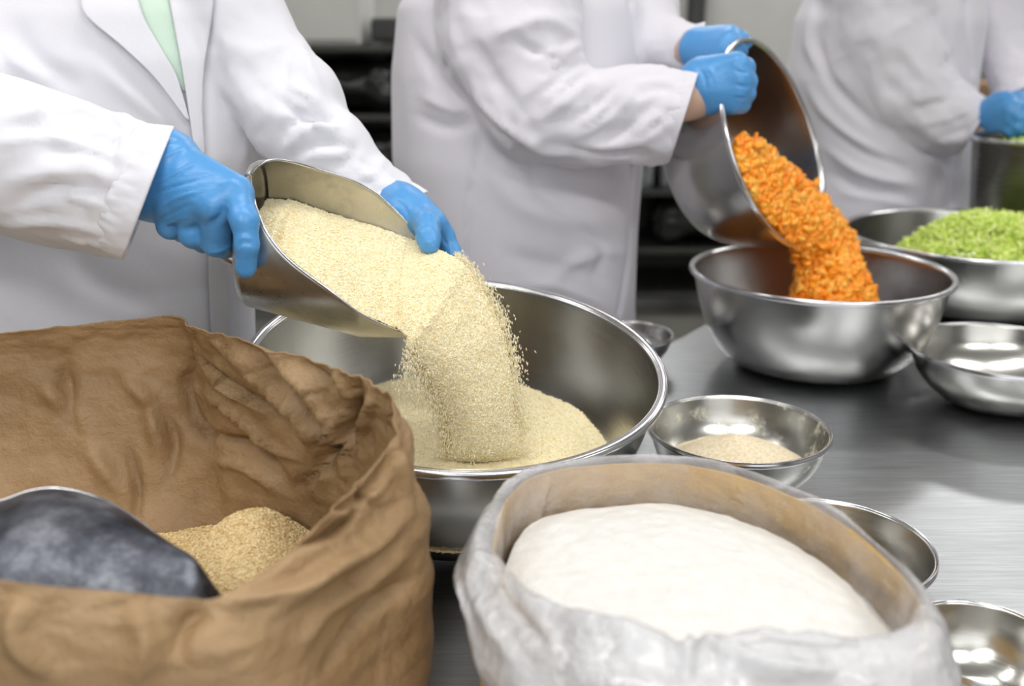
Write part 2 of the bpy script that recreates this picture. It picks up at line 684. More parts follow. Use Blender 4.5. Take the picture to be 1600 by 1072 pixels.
M_wall = plain('painted_wall', (0.60, 0.60, 0.58), 0.7, var=0.04)
M_ceil = plain('ceiling_paint', (0.75, 0.75, 0.74), 0.8, var=0.03)
M_floor = plain('grey_floor', (0.27, 0.265, 0.235), 0.32, sc=3, var=0.25)
M_blackbag = plain('black_wrap', (0.012, 0.013, 0.012), 0.25)
M_darksteel = plain('dark_steel', (0.09, 0.09, 0.085), 0.35, 0.8)
M_crate = plain('dark_crate', (0.05, 0.05, 0.048), 0.5)
M_whitebox = plain('white_enamel', (0.66, 0.66, 0.63), 0.4, var=0.04)
M_carton = plain('brown_carton', (0.36, 0.20, 0.11), 0.7)
M_jar, t, b = nt('jar_glass')
setp(b, Base_Color=(0.75, 0.82, 0.84), Roughness=0.08, Transmission_Weight=0.75)
M_lamp, t, b = nt('lamp_diffuser')
setp(b, Base_Color=(0.9, 0.9, 0.9), Emission_Color=(1, 0.99, 0.97), Emission_Strength=1.2)

# ------------------------------------------------------------------ room
def struct(name, vf, m):
    o = mk(name, vf[0], vf[1], m, smooth=False)
    o['kind'] = 'structure'
    return o


struct('floor', box((0, 2.6, -0.05), (8.4, 9.4, 0.1)), M_floor)
struct('ceiling', box((0, 2.6, 3.05), (8.4, 9.4, 0.1)), M_ceil)
struct('wall_back', box((0, 7.1, 1.5), (8.4, 0.2, 3.0)), M_wall)
struct('wall_left', box((-4.1, 2.55, 1.5), (0.2, 8.9, 3.0)), M_wall)
struct('wall_right', box((4.1, 2.55, 1.5), (0.2, 8.9, 3.0)), M_wall)
struct('wall_front', box((0, -2.0, 1.5), (8.4, 0.2, 3.0)), plain('darkened_front_wall', (0.2, 0.2, 0.2), 0.5))  # unseen wall, grey darkened so the steel reflects with more contrast
struct('added_window', join([box((0.4, -1.885, 1.75), (3.8, .03, 1.7))] + [box((0.4 + q, -1.86, 1.75), (.06, .05, 1.7)) for q in (-1.87, -.62, .62, 1.87)]), plain('added_window_paint', (.7, .7, .7), .4))  # unseen window, added to go with the front fill light
struct('baseboard_back', box((0, 6.985, 0.06), (8.0, 0.03, 0.12)), M_ceil)

for i, (lx, ly, lp) in enumerate(LIGHTS):
    e = empty('ceiling_light', (lx, ly, 3.0))
    tag(e, 'long white fluorescent panel on the ceiling', 'light', 'ceiling light panels')
    settle(mk('housing', *box((lx, ly, 2.975), (1.36, 0.42, 0.05)), M_whitebox, smooth=False), e)
    settle(mk('diffuser', *box((lx, ly, 2.945), (1.26, 0.33, 0.012)), M_lamp, smooth=False), e)

# ------------------------------------------------------------------ steel work tables
TZ = 0.88
E0 = np.array([0.247, 1.628])
DE = np.array([0.58, 0.815]); DE /= np.linalg.norm(DE)
DN = np.array([DE[1], -DE[0]])


def txy(tt, ss):
    return E0 + DE * tt + DN * ss


def table(name, t0, t1, s0, s1, label, z=TZ):
    c = txy((t0 + t1) / 2, (s0 + s1) / 2)
    yaw = math.atan2(DE[1], DE[0])
    e = empty(name, (c[0], c[1], 0))
    tag(e, label, 'table', 'steel tables')
    L, W = t1 - t0, s1 - s0
    e.rotation_euler = (0, 0, yaw)
    o = mk('tabletop', *box((0, 0, z - 0.02), (L, W, 0.04)), M_table, e, smooth=False)
    bevel(o, 0.008, 3)
    o = mk('undershelf', *box((0, 0, 0.25), (L - .12, W - .12, 0.02)), M_leg, e, smooth=False)
    for a in (-1, 1):
        for d in (-1, 1):
            x, y = a * (L / 2 - .06), d * (W / 2 - .06)
            mk('leg', *tube([(x, y, 0.0), (x, y, 0.4), (x, y, z - 0.04)], 0.02), M_leg, e)
    return e


table('work_table', -1.25, 0.88, 0, 1.35, 'long brushed steel work table carrying the bowls and both paper sacks')
table('work_table', 1.0, 2.1, 0.30, 1.2, 'steel table behind the far end of the long one, carrying the dark pot', z=0.88)

# ------------------------------------------------------------------ bowls
DEEP = [(0, .50), (.015, .54), (.05, .62), (.12, .70), (.25, .78), (.45, .86), (.7, .92), (1, .965)]
ROUND = [(0, .38), (.02, .42), (.08, .53), (.2, .66), (.4, .80), (.65, .905), (1, .975)]


def prof_r(shape, R, H, z):
    q = np.array(shape)
    return np.interp(np.asarray(z) / H, q[:, 0], q[:, 1]) * R


def bowl(c, R, H, shape, label, tilt=None, lip=0.012, mat=None, group='mixing bowls', name='mixing_bowl', cat='bowl', th=0.0012):
    e = empty(name, c)
    tag(e, label, cat, group)
    if tilt is not None:
        e.rotation_mode = 'QUATERNION'
        e.rotation_quaternion = Vector((0, 0, 1)).rotation_difference(Vector(tilt))
    q = catmull(np.array(shape), 40)
    z, r = q[:, 0] * H, q[:, 1] * R
    k = np.linspace(0, r[0], 10)[:-1]
    outer = [(max(a, 1e-4), 0.0) for a in k] + list(zip(r, z))
    inner = [(max(a - th * 1.2, 1e-4), b + th) for a, b in outer]
    outer = outer + [(outer[-1][0] + 0.0005, H + .0002)]
    pr = outer + inner[::-1]
    V, Fc = lathe(pr, 128)
    mk('body', V, Fc, mat or M_bowl, e)
    # rolled lip
    r0 = r[-1]
    lw_ = R - r0
    pr = [(r0 - th, H - .003), (r0 - th + .0006, H + .0008), (r0 + lw_ * .3, H + .0022), (r0 + lw_ * .7, H + .0022), (R - .0008, H + .0008),
          (R, H - .0025), (R - .0012, H - .0052), (R - .0035, H - .0056), (r0 + lw_ * .4, H - .0028), (r0 + .0004, H - .0045), (r0 - th, H - .003)]
    pr = catmull(pr, 34)
    V, Fc = lathe(pr, 128)
    mk('rim', V, Fc, M_rim, e)
    return e


def basis(n):
    n = np.array(n, float); n /= np.linalg.norm(n)
    q = Vector((0, 0, 1)).rotation_difference(Vector(n))
    Mx = np.array(q.to_matrix())
    return Mx          # world = Mx @ local


# big rice bowl, leaning a little towards us
nB = np.array([math.sin(.067), -math.sin(.1484), 1.0]); nB /= np.linalg.norm(nB)
RB, HB = 0.2165, 0.168
rimB = P(715, 562, 1.0)
cB = rimB - nB * HB
bowl(tuple(cB), RB, HB, [(0, .45), (.02, .50), (.08, .60), (.2, .72), (.4, .83), (.7, .92), (1, .962)],
     'largest steel bowl, catching the falling rice, between the two sacks', tilt=nB)


def onrim(cu, cv, H, Wpx):
    """bowl on the table top whose rim centre shows at the pixel; returns base centre and radius"""
    q = PZ(cu, cv, TZ + H)
    depth = (q - CAM) @ FW
    return (q[0], q[1], TZ), Wpx / 2 / FPX * depth


cO, RO = onrim(1281, 422, 0.152, 403)
HO = 0.152
bowl(cO, RO, HO, DEEP, 'steel bowl receiving the orange carrot pieces, on the table', mat=M_bowl2)
cG, RG = onrim(1537, 364, 0.14, 428)
HG = 0.14
bowl(cG, RG, HG, DEEP, 'wide steel bowl heaped with shredded green leaves')
cW, RW = onrim(1570, 546, 0.082, 288)
bowl(cW, RW, 0.082, ROUND, 'empty steel bowl below the green heap at the right edge')
cS, RS = onrim(1154, 669, 0.076, 283)
M_dusty = steel('dusted_steel', (0.56, 0.55, 0.52), 0.2, 0.5)
t = M_dusty.node_tree; b = t.nodes['Principled BSDF']
n = noise(t, 38, 7, 0.7)
r = ramp(t, n.outputs[0], [(0.52, (0.56, 0.55, 0.52)), (0.66, (0.72, 0.70, 0.58))])
t.links.new(r.outputs[0], b.inputs['Base Color'])
r = ramp(t, n.outputs[0], [(0.52, g3(1)), (0.66, g3(0.35))])
t.links.new(r.outputs[0], b.inputs['Metallic'])
bowl(cS, RS, 0.076, ROUND, 'small steel bowl with a mound of beige powder', mat=M_dusty)
c6, R6 = onrim(1296, 852, 0.066, 320)
bowl(c6, R6, 0.066, ROUND, 'small empty steel bowl half hidden behind the white flour sack')
c7, R7 = onrim(1540, 1005, 0.055, 240)
bowl(c7, R7, 0.055, ROUND, 'smallest empty steel bowl in the lower right corner')
c8, R8 = onrim(985, 522, 0.05, 134)
bowl(c8, R8, 0.05, ROUND, 'dark small steel bowl at the table edge behind the largest bowl', mat=M_bowl2)
# held bowl
nH = np.array([np.cos(.38) * np.cos(.62), -np.cos(.38) * np.sin(.62), np.sin(.38)])
RH, HH = 0.168, 0.15
rimH = P(1213, 223, 1.6)
cH = rimH - nH * HH
bowl(tuple(cH), RH, HH, DEEP, 'steel bowl tipped sideways in gloved hands, spilling carrot pieces', tilt=nH, mat=M_bowl2)
# far pot
qp = P(1612, 215, 2.1)
bowl((qp[0], qp[1], TZ), 0.115, qp[2] - TZ, [(0, .6), (.03, .65), (.2, .74), (.5, .85), (1, .96)],
     'dark steel pot of greens under the gloved hands at the right edge', mat=steel('pot_steel', (0.16, 0.16, 0.155), 0.25, 0.5), name='pot', cat='pot', group='pots')
ptop = qp[2]


# ------------------------------------------------------------------ loose food
def grains(C, D, ln, wd):
    """six-vertex elongated grains"""
    n = len(C)
    D = D / np.linalg.norm(D, axis=1)[:, None]
    a = np.cross(D, rng.normal(size=(n, 3)))
    a /= np.maximum(np.linalg.norm(a, axis=1), 1e-6)[:, None]
    b = np.cross(D, a)
    ln = np.broadcast_to(ln, (n,))[:, None]
    wd = np.broadcast_to(wd, (n,))[:, None]
    V = np.stack([C + D * ln, C - D * ln, C + a * wd, C - a * wd, C + b * wd, C - b * wd], 1).reshape(-1, 3)
    f = np.array([(0, 2, 4), (0, 4, 3), (0, 3, 5), (0, 5, 2), (1, 4, 2), (1, 3, 4), (1, 5, 3), (1, 2, 5)])
    Fc = (np.arange(n)[:, None, None] * 6 + f[None]).reshape(-1, 3)
    return V, Fc


def surf_sample(V, Fc, n, jit=0.0005):
    """random points on a quad mesh with their normals"""
    a, b, c, d = (V[Fc[:, i]] for i in range(4))
    nn = np.cross(c - a, d - b)
    A = np.linalg.norm(nn, axis=1)
    i = rng.choice(len(Fc), n, p=A / A.sum())
    u, v = rng.random((n, 1)), rng.random((n, 1))
    p = (a[i] * (1 - u) + b[i] * u) * (1 - v) + (d[i] * (1 - u) + c[i] * u) * v
    N = nn[i] / np.maximum(A[i], 1e-12)[:, None]
    return p + N * rng.normal(size=(n, 1)) * jit, N


def heap(name, V, Fc, m, mg, n, ln=0.0026, wd=0.0007, parent_args=None, extra=None):
    """a bed of grains: base surface and the grains lying on it, all one uncountable mass"""
    o = mk(name, V, Fc, m)
    C, N = surf_sample(V, Fc, n)
    D = rng.normal(size=(n, 3))
    D -= N * (D * N).sum(1)[:, None] * 0.8
    if extra is not None:
        C = np.vstack([C, extra[0]])
        D = np.vstack([D, extra[1]])
    GV, GF = grains(C, D, ln * rng.uniform(.7, 1.15, len(C)), wd)
    me = bpy.data.meshes.new('g')
    allV = np.vstack([V, GV])
    fl = Fc.tolist() + (GF + len(V)).tolist()
    me.from_pydata(allV.tolist(), [], fl)
    me.materials.append(m)
    me.materials.append(mg)
    mi = np.r_[np.zeros(len(Fc), np.int32), np.ones(len(GF), np.int32)]
    me.polygons.foreach_set('material_index', mi)
    me.polygons.foreach_set('use_smooth', np.r_[np.ones(len(Fc), bool), np.zeros(len(GF), bool)])
    o.data = me
    return o


# --- scoop (local frame along its axis)
S_D0 = P(398.1, 365.4, 0.965)
S_D1 = P(751.8, 401.5, 0.974)
e1 = S_D1 - S_D0
SL = np.linalg.norm(e1); e1 /= SL
upv = np.array([0, -math.sin(.479), math.cos(.479)])
e3 = upv - e1 * (upv @ e1); e3 /= np.linalg.norm(e3)
e2 = np.cross(e3, e1)


_q = catmull(np.array([(0, 3.12), (.02, 2.88), (.06, 2.56), (.12, 2.26), (.22, 1.99), (.4, 1.69), (.55, 1.40), (.7, 1.09), (.85, .82), (.94, .56), (.985, .28), (1, 0.02)]), 120)
AL_S, AL_V = _q[:, 0], _q[:, 1]


def sc_al(s):
    return np.interp(s, AL_S, AL_V)


def sc_R(s):
    return np.interp(s, [0, .5, 1], [.0691, .088, .079]) 


def sc_pt(s, th, dr=0.0):
    s, th = np.asarray(s, float), np.asarray(th, float)
    R = sc_R(s) + dr
    return S_D0 + (s * SL)[..., None] * e1 - (R * np.cos(th))[..., None] * e3 + (R * np.sin(th))[..., None] * e2


def make_scoop(name, label, M, S, extra_handle=None):
    e = empty(name, tuple(S_D0))
    tag(e, label, 'scoop', 'flour scoops')
    k = np.linspace(-1, 1, 81)
    ss = np.r_[.12 * np.linspace(0, 1, 22) ** 1.7, np.linspace(.12, 1, 60)[1:]]
    G = np.stack([sc_pt(np.full(81, s), k * sc_al(s)) for s in ss])
    # domed back
    rings = []
    for f in (0.0, .25, .5, .7, .85, .95):
        t_ = k * 3.10
        R0 = .0691 * f
        back = -0.012 * (1 - f ** 2) - .004
        rings.append(S_D0 + e1 * back - (R0 * np.cos(t_))[:, None] * e3 + (R0 * np.sin(t_))[:, None] * e2)
    G = np.concatenate([np.stack(rings), G])
    V = G.reshape(-1, 3)
    o = mk('scoop_body', V, grid_faces(len(G), 81), M)
    md = o.modifiers.new('thick', 'SOLIDIFY')
    md.thickness = 0.0016
    md.offset = 0
    settle(o, e)
    # rolled edge along the mouth
    a = sc_pt(ss, sc_al(ss)); b_ = sc_pt(ss, -sc_al(ss))
    path = np.vstack([a, b_[::-1]])
    settle(mk('rolled_edge', *tube(path, 0.0014, 8), M_rim), e)
    return e


sc = make_scoop('rice_scoop', 'large steel scoop full of rice, tipped over the largest bowl in blue gloved hands', M_scoop, 1)
# strap handle behind the scoop, in the fist
hp = catmull([P(392, 345, .975), P(365, 335, .975), P(330, 345, .975), P(318, 362, .98), P(340, 385, .985), P(366, 405, .985), P(392, 412, .985)], 40)
V, Fc = tube(hp, 0.008, 14)
settle(mk('handle', V, Fc, M_scoop), sc)

# --- rice in scoop, running over the lip into the stream
rows = []
NW = 60
for s in np.linspace(0.0, 0.68, 70):
    al = sc_al(s)
    near_th = -min(al, 1.95) * 0.985
    # far edge of the rice lies below the far wall's edge
    far_th = np.interp(s, [0, .12, .3, .5, .7, .86], [1.45, 1.42, 1.22, 1.10, .98, .82])
    if s < 0.12:
        near_th = -np.interp(s, [0, .12], [1.95, 2.12])
    A = sc_pt(s, near_th, -.003)
    B = sc_pt(s, far_th, -.003)
    w_ = np.linspace(0, 1, NW)[:, None]
    dome = np.sin(np.pi * w_) * np.interp(s, [0, .3, .86], [.004, .010, .014])
    rows.append(A * (1 - w_) + B * w_ + dome * np.array([0, -.25, 1]))


def stream_row(pl, pr, Yn, Yr, bulge):
    """front-facing arc from left pixel to right pixel"""
    w_ = np.linspace(0, 1, NW)
    a, b_ = P(*pl, Yn), P(*pr, Yr)
    q = a[None] * (1 - w_)[:, None] + b_[None] * w_[:, None]
    q[:, 1] -= np.sin(np.pi * w_) * bulge
    return q


ST = [((641, 532), (712, 402), .893, .985, .010), ((649, 546), (737, 430), .897, .982, .018), ((660, 570), (760, 466), .905, .978, .026), ((677, 600), (782, 512), .918, .972, .030),
      ((693, 636), (795, 562), .930, .968, .032), ((701, 668), (802, 612), .938, .964, .033), ((702, 692), (806, 655), .944, .964, .032), ((694, 708), (818, 688), .952, .968, .024), ((684, 722), (834, 708), .962, .976, .008)]
# dense rows through the stream stations
st_rows = np.stack([stream_row(*q) for q in ST])
allr = np.concatenate([np.stack(rows)[::2], st_rows])
dense = catmull(allr.reshape(len(allr), -1), len(allr) * 3).reshape(-1, NW, 3)
nsrc = len(dense)
V = dense.reshape(-1, 3)
Q = proj(V)
lump = fbm(V * 45, 3, 3)
V = V + lump[:, None] * np.array([0, -.3, 1]) * .0028
# close the back of the falling part
Fc = grid_faces(len(dense), NW)
# stray falling grains
ex_c, ex_d = [], []
for i in range(9000):
    k = rng.random() * .86
    side = rng.random()
    q = catmull(st_rows[:, :].reshape(len(ST), -1), 3)  if False else None
    j = k * (len(ST) - 1)
    a = int(j); f_ = j - a
    row = st_rows[a] * (1 - f_) + st_rows[min(a + 1, len(ST) - 1)] * f_
    if side < .42:
        p0 = row[0] + (row[0] - row[-1]) * rng.exponential(.11) * (1 - .72 * k) * min(1, k * 5)
    elif side < .75:
        p0 = row[-1] + (row[-1] - row[0]) * rng.exponential(.05) * min(1, .15 + k * 1.6)
    else:
        p0 = row[rng.integers(NW)] + np.array([0, -1, 0]) * rng.exponential(.004)
    p0 = p0 + rng.normal(size=3) * .002 + np.array([0, rng.uniform(-.005, .02), 0])
    ex_c.append(p0)
    ex_d.append(np.array([rng.normal() * .35 + .12, rng.normal() * .35, -1.0]))
heap('poured_rice', V, Fc, M_rice, M_grain, 52000, ln=.0021, wd=.00065, extra=(np.array(ex_c), np.array(ex_d)))
tag(bpy.data.objects['poured_rice'], 'pale rice heaped in the scoop and streaming down into the largest bowl', 'rice', None, 'stuff')

# --- rice lying in the big bowl (bowl-local frame)
MB = basis(nB)
land = np.linalg.inv(MB) @ (P(755, 700, .95) - cB)
h0 = 0.064
rr = prof_r([(0, .45), (.02, .50), (.08, .60), (.2, .72), (.4, .83), (.7, .92), (1, .962)], RB, HB, h0 + .004) - .002
nr, na = 50, 120
rad = np.linspace(0.001, 1, nr)[:, None] * rr
ang = np.linspace(0, 2 * np.pi, na, endpoint=False)[None]
X, Y = rad * np.cos(ang), rad * np.sin(ang)
dd = np.hypot(X - land[0], Y - land[1])
Z = h0 + .016 * np.exp(-(dd / .07) ** 2) + .006 * np.cos(rad / rr * 3.0) + fbm(np.stack([X * 25, Y * 25, X * 0], -1), 3, 8) * .005
V = np.stack([X, Y, Z], -1).reshape(-1, 3)
V = V @ MB.T + cB
heap('bowl_rice', V, grid_faces(nr, na, False, True), M_rice, M_grain, 42000, ln=.0027, wd=.0007)
tag(bpy.data.objects['bowl_rice'], 'bed of yellowish rice lying in the largest bowl', 'rice', None, 'stuff')

# --- powder in the small bowl
rr = prof_r(ROUND, RS, .076, .032) - .002
rad = np.linspace(0.001, 1, 30)[:, None] * rr
ang = np.linspace(0, 2 * np.pi, 72, endpoint=False)[None]
X, Y = rad * np.cos(ang) + .004, rad * np.sin(ang)
Z = .032 - .012 * (rad / rr) ** 3 * 0 + .034 * np.clip(1 - np.hypot((X - .004) / .082, Y / .07) ** 1.5, 0, 1) + fbm(np.stack([X * 60, Y * 60, X * 0], -1), 3, 5) * .002
V = np.stack([X - .004 + cS[0], Y + cS[1], Z + TZ], -1).reshape(-1, 3)
tag(mk('powder', V, grid_faces(30, 72, False, True), M_bran), 'mound of beige powder in the small steel bowl', 'powder', None, 'stuff')


# --- carrots
def chunk_mesh(C, S, m=0):
    """irregular rounded chips"""
    n = len(C)
    t_ = (1 + 5 ** .5) / 2
    iv = np.array([(-1, t_, 0), (1, t_, 0), (-1, -t_, 0), (1, -t_, 0), (0, -1, t_), (0, 1, t_), (0, -1, -t_), (0, 1, -t_), (t_, 0, -1), (t_, 0, 1), (-t_, 0, -1), (-t_, 0, 1)])
    iv = iv / np.linalg.norm(iv[0])
    fc = np.array([(0, 11, 5), (0, 5, 1), (0, 1, 7), (0, 7, 10), (0, 10, 11), (1, 5, 9), (5, 11, 4), (11, 10, 2), (10, 7, 6), (7, 1, 8), (3, 9, 4), (3, 4, 2), (3, 2, 6), (3, 6, 8), (3, 8, 9), (4, 9, 5), (2, 4, 11), (6, 2, 10), (8, 6, 7), (9, 8, 1)])
    A = rng.normal(size=(n, 3, 3))
    Qm = np.linalg.qr(A)[0]
    W = iv[None] * S[:, None, :] * rng.uniform(.8, 1.2, (n, 12, 1))
    W = np.einsum('nij,nkj->nki', Qm, W)
    V = (W + C[:, None]).reshape(-1, 3)
    Fc = (np.arange(n)[:, None, None] * 12 + fc[None]).reshape(-1, 3)
    return V, Fc


# surface of carrots: rows from the back of the tipped bowl over the lip and down
CR = [((1148, 214), (1150, 213), .0), ((1150, 240), (1180, 222), .010), ((1158, 268), (1215, 250), .014), ((1170, 298), (1252, 283), .018), ((1190, 330), (1287, 318), .022),
      ((1218, 362), (1312, 350), .028), ((1240, 385), (1328, 378), .03)]
crow = []
for a, b_, bl in CR:
    pa, pb = PPL(*a, rimH - nH * .004, nH), PPL(*b_, rimH - nH * .004, nH)
    w_ = np.linspace(0, 1, 30)[:, None]
    crow.append(pa * (1 - w_) + pb * w_ + nH * (np.sin(np.pi * w_) * bl))
for (a, b_, yy, bl) in [((1246, 405), (1343, 408), 1.60, .035), ((1246, 432), (1355, 436), 1.585, .035), ((1240, 458), (1366, 462), 1.575, .04), ((1236, 490), (1374, 492), 1.57, .04)]:
    pa, pb = P(*a, yy), P(*b_, yy)
    w_ = np.linspace(0, 1, 30)[:, None]
    crow.append(pa * (1 - w_) + pb * w_ + np.array([0, -1, 0]) * np.sin(np.pi * w_) * bl)
crow = np.stack(crow)
cd_ = catmull(crow.reshape(len(crow), -1), 60).reshape(60, 30, 3)
CV = cd_.reshape(-1, 3)
CF = grid_faces(60, 30)
C, N = surf_sample(CV, CF, 2400, .002)
C2 = C - N * 0  # chips
C3, _ = surf_sample(CV, CF, 1500, .006)
C = np.vstack([C2, C3 + np.array([0, .01, -.004])])
# stray chips on the left of the falling part
sC = np.array([P(rng.uniform(1242, 1262), rng.uniform(395, 462), 1.57 + rng.normal() * .01) for _ in range(60)])
# pile in the bottom of the orange bowl
pl = []
for _ in range(1600):
    a_, r_ = rng.uniform(0, 6.28), RO * .6 * rng.random() ** .5
    hgt = .02 + .075 * max(0, 1 - r_ / (RO * .62))
    pl.append((cO[0] + .01 + r_ * math.cos(a_), cO[1] + r_ * math.sin(a_), TZ + hgt + rng.normal() * .003))
C = np.vstack([C, sC, np.array(pl)])
V, Fc = chunk_mesh(C, rng.uniform(.7, 1.25, (len(C), 1)) * np.array([[.0105, .0068, .0042]]))
core = CV - np.array([0, -.006, .003])
nv = len(V)
me_v = np.vstack([V, core])
o = mk('carrot_pieces', me_v, [tuple(q) for q in Fc.tolist()] + [tuple(q) for q in (CF + nv).tolist()], M_carrot)
tag(o, 'bright orange diced carrot tumbling from the tipped bowl into the bowl below', 'carrots', None, 'stuff')


# --- shredded greens
def shreds(name, cx, cy, z0, R, H, n, label, seed_=0, sz=1.0):
    P0, Fl = [], []
    k = 0
    for i in range(n):
        a_, r_ = rng.uniform(0, 6.28), R * rng.random() ** .5
        x, y = r_ * math.cos(a_), r_ * math.sin(a_)
        nz = float(vnoise(np.array([x * 22, y * 22, seed_]), 5)) * .012
        z = H * max(0, 1 - (r_ / R) ** 2.0) + nz
        c = np.array([cx + x, cy + y, z0 + z])
        d = rng.normal(size=3); d[2] *= .6; d /= np.linalg.norm(d)
        nn = np.cross(d, rng.normal(size=3)); nn /= np.linalg.norm(nn)
        b_ = np.cross(d, nn)
        L_, W_ = rng.uniform(.006, .013) * sz, rng.uniform(.0016, .004) * sz
        cur = rng.uniform(-.5, .5)
        for j in range(4):
            s_ = (j / 3 - .5) * 2
            p0 = c + d * L_ * s_ + nn * cur * L_ * s_ * s_
            ww = W_ * (1 - .5 * abs(s_))
            P0 += [p0 + b_ * ww + nn * W_ * .25, p0 + nn * -W_ * .1, p0 - b_ * ww + nn * W_ * .25]
        for j in range(3):
            q = k + j * 3
            Fl += [(q, q + 3, q + 4, q + 1), (q + 1, q + 4, q + 5, q + 2)]
        k += 12
    o = mk(name, np.array(P0), Fl, M_green)
    # dense heart of the heap
    m_ = o.modifiers.new('thick', 'SOLIDIFY')
    m_.thickness = .0006
    return tag(o, label, 'salad', None, 'stuff')


shreds('shredded_lettuce', cG[0] + .01, cG[1] - .01, TZ + .085, .165, .088, 6500, 'heap of shredded light green leaves in the wide steel bowl', 3)
shreds('chopped_greens', qp[0], qp[1], ptop - .03, .09, .02, 700, 'pale chopped greens in the dark pot under the gloved hands', 5)


# ------------------------------------------------------------------ sacks
def ring_sheet(rim, levels, base_c, n=300):
    """rim: closed 3D curve; levels: (z fraction 0 rim..1 base, radial scale, blend to round)"""
    R = catmull(rim, n, True)
    c = R.mean(0)
    rows = []
    ang = np.arctan2(R[:, 1] - c[1], R[:, 0] - c[0])
    for f_, sc_, bl, br in levels:
        z = R[:, 2] * (1 - f_) + base_c[2] * f_
        cc = c[:2] * (1 - f_) + np.array(base_c[:2]) * f_
        own = (R[:, :2] - c[:2]) * sc_
        rd = np.stack([np.cos(ang), np.sin(ang)], 1) * br
        xy = cc + own * (1 - bl) + rd * bl
        rows.append(np.c_[xy, z])
    lv = np.stack(rows)
    d = catmull(lv.reshape(len(lv), -1), len(lv) * 12).reshape(-1, n, 3)
    return d


# brown paper sack
rim1 = [P(-230, 560, .86), P(-110, 540, .90), P(0, 527, .905), P(130, 511, .91), P(262, 497, .91), P(300, 513, .87), P(395, 538, .80), P(500, 570, .745), P(565, 592, .705), P(600, 622, .675),
        P(603, 690, .635), P(565, 745, .61), P(505, 795, .585), P(455, 860, .55), P(350, 930, .505), P(280, 934, .495), P(200, 926, .49), P(90, 917, .485), P(0, 906, .485), P(-130, 905, .49), P(-290, 860, .53), P(-380, 740, .62), P(-340, 630, .74)]
rim1 = np.array(rim1)
G = ring_sheet(rim1, [(0, 1.0, 0, .16), (.04, 1.02, 0, .16), (.12, 1.05, 0.02, .17), (.3, 1.06, .1, .175), (.5, 1.05, .25, .175), (.75, 1.03, .5, .165), (.95, 1.0, .8, .155), (1.0, .92, .9, .145)],
               (-.235, .665, TZ + .002), 420)
V = G.reshape(-1, 3)
Fk = grid_faces(len(G), 420, False, True)
N = vnormals(V, Fk)
cz = V.mean(0)
if ((V - cz) * N).sum() < 0:
    Fk = Fk[:, ::-1]
    N = -N
hh = np.linspace(0, 1, len(G))[:, None].repeat(420, 1).ravel()
amp = .004 + .004 * np.exp(-(hh / .25))
V = V + N * ((fbm(V * np.array([14, 14, 22]), 5, 11, True) * amp) + fbm(V * 5, 3, 2) * .008 * np.clip(hh * 5, 0, 1))[:, None]
# folds seen on the inside of the back wall and over the right shoulder
Nv = N.copy()
view = V - CAM
inside = (view * N).sum(1) > 0
Nf = np.where(inside[:, None], -N, N)
inner_folds = [
    ([(300, 520), (310, 560), (360, 600), (440, 650)], 10, 9, 'v'), ([(300, 515), (300, 560), (290, 620), (330, 700)], 12, -10), ([(330, 525), (400, 575), (470, 640), (500, 720)], 12, 10),
    ([(370, 535), (440, 580), (500, 650), (520, 740)], 9, -9), ([(420, 550), (490, 600), (535, 670), (540, 740)], 10, 10), ([(480, 570), (530, 610), (560, 660), (540, 730)], 8, -9),
    ([(560, 590), (555, 650), (530, 700), (470, 760)], 9, -10), ([(585, 600), (575, 660), (555, 700)], 7, 7), ([(100, 560), (110, 640), (150, 720)], 16, -10),
    ([(60, 600), (110, 640), (140, 700), (190, 770)], 18, 9), ([(190, 580), (240, 640), (250, 720)], 18, 10), ([(200, 700), (215, 760), (210, 820)], 10, -8),
    ([(270, 640), (330, 680), (400, 700), (450, 760)], 10, -8), ([(300, 600), (380, 650), (420, 690), (480, 720)], 8, 7), ([(220, 620), (270, 680), (260, 760)], 14, -7),
    ([(330, 720), (390, 730), (440, 770)], 9, 6), ([(300, 560), (340, 590), (350, 640)], 6, -6), ([(520, 575), (545, 620), (530, 690), (500, 760)], 7, 8)]
outer_folds = [
    ([(600, 640), (590, 700), (560, 760), (600, 800)], 9, -8), ([(580, 720), (540, 770), (500, 800), (440, 830)], 9, 8), ([(620, 700), (570, 770), (520, 830), (430, 860)], 10, -9),
    ([(600, 760), (540, 800), (470, 820), (400, 850)], 9, 8), ([(640, 800), (580, 850), (500, 900), (420, 960)], 14, 9), ([(650, 900), (590, 940), (540, 1000), (500, 1060)], 12, -8),
    ([(640, 860), (560, 920), (500, 960), (470, 1020)], 10, 6), ([(330, 950), (290, 980), (270, 1040)], 22, -8), ([(40, 930), (30, 990), (80, 1050)], 24, 8), ([(600, 650), (620, 720), (640, 800)], 10, 6),
    ([(470, 850), (430, 880), (380, 900), (320, 930)], 9, -7), ([(350, 940), (440, 930), (500, 900)], 12, 8), ([(200, 940), (230, 1000), (210, 1070)], 26, 6)]
Q = proj(V)
shoulder = np.exp(-(((Q[:, 0] - 500) / 190) ** 2 + ((Q[:, 1] - 690) / 190) ** 2))
rn = fbm(V * np.array([26, 26, 20]), 4, 61, True)
V = V + Nf * ((np.abs(rn) ** .8 * np.sign(rn)) * .0085 * shoulder)[:, None]
V = crease(V, Nf, [(a[0], a[1] * .75, a[2] * 1.7, *a[3:]) for a in inner_folds], inside)
V = crease(V, Nf, [(a[0], a[1] * .8, a[2] * 1.35, *a[3:]) for a in outer_folds], ~inside)
e = empty('paper_sack', (-.235, .665, TZ))
tag(e, 'open brown kraft paper sack of rice with a dark scoop inside, at the left', 'sack', 'open sacks')
o = mk('paper_wall', V, Fk, M_kraft)
md = o.modifiers.new('thick', 'SOLIDIFY')
md.thickness = .0014
md.offset = 0
settle(o, e)
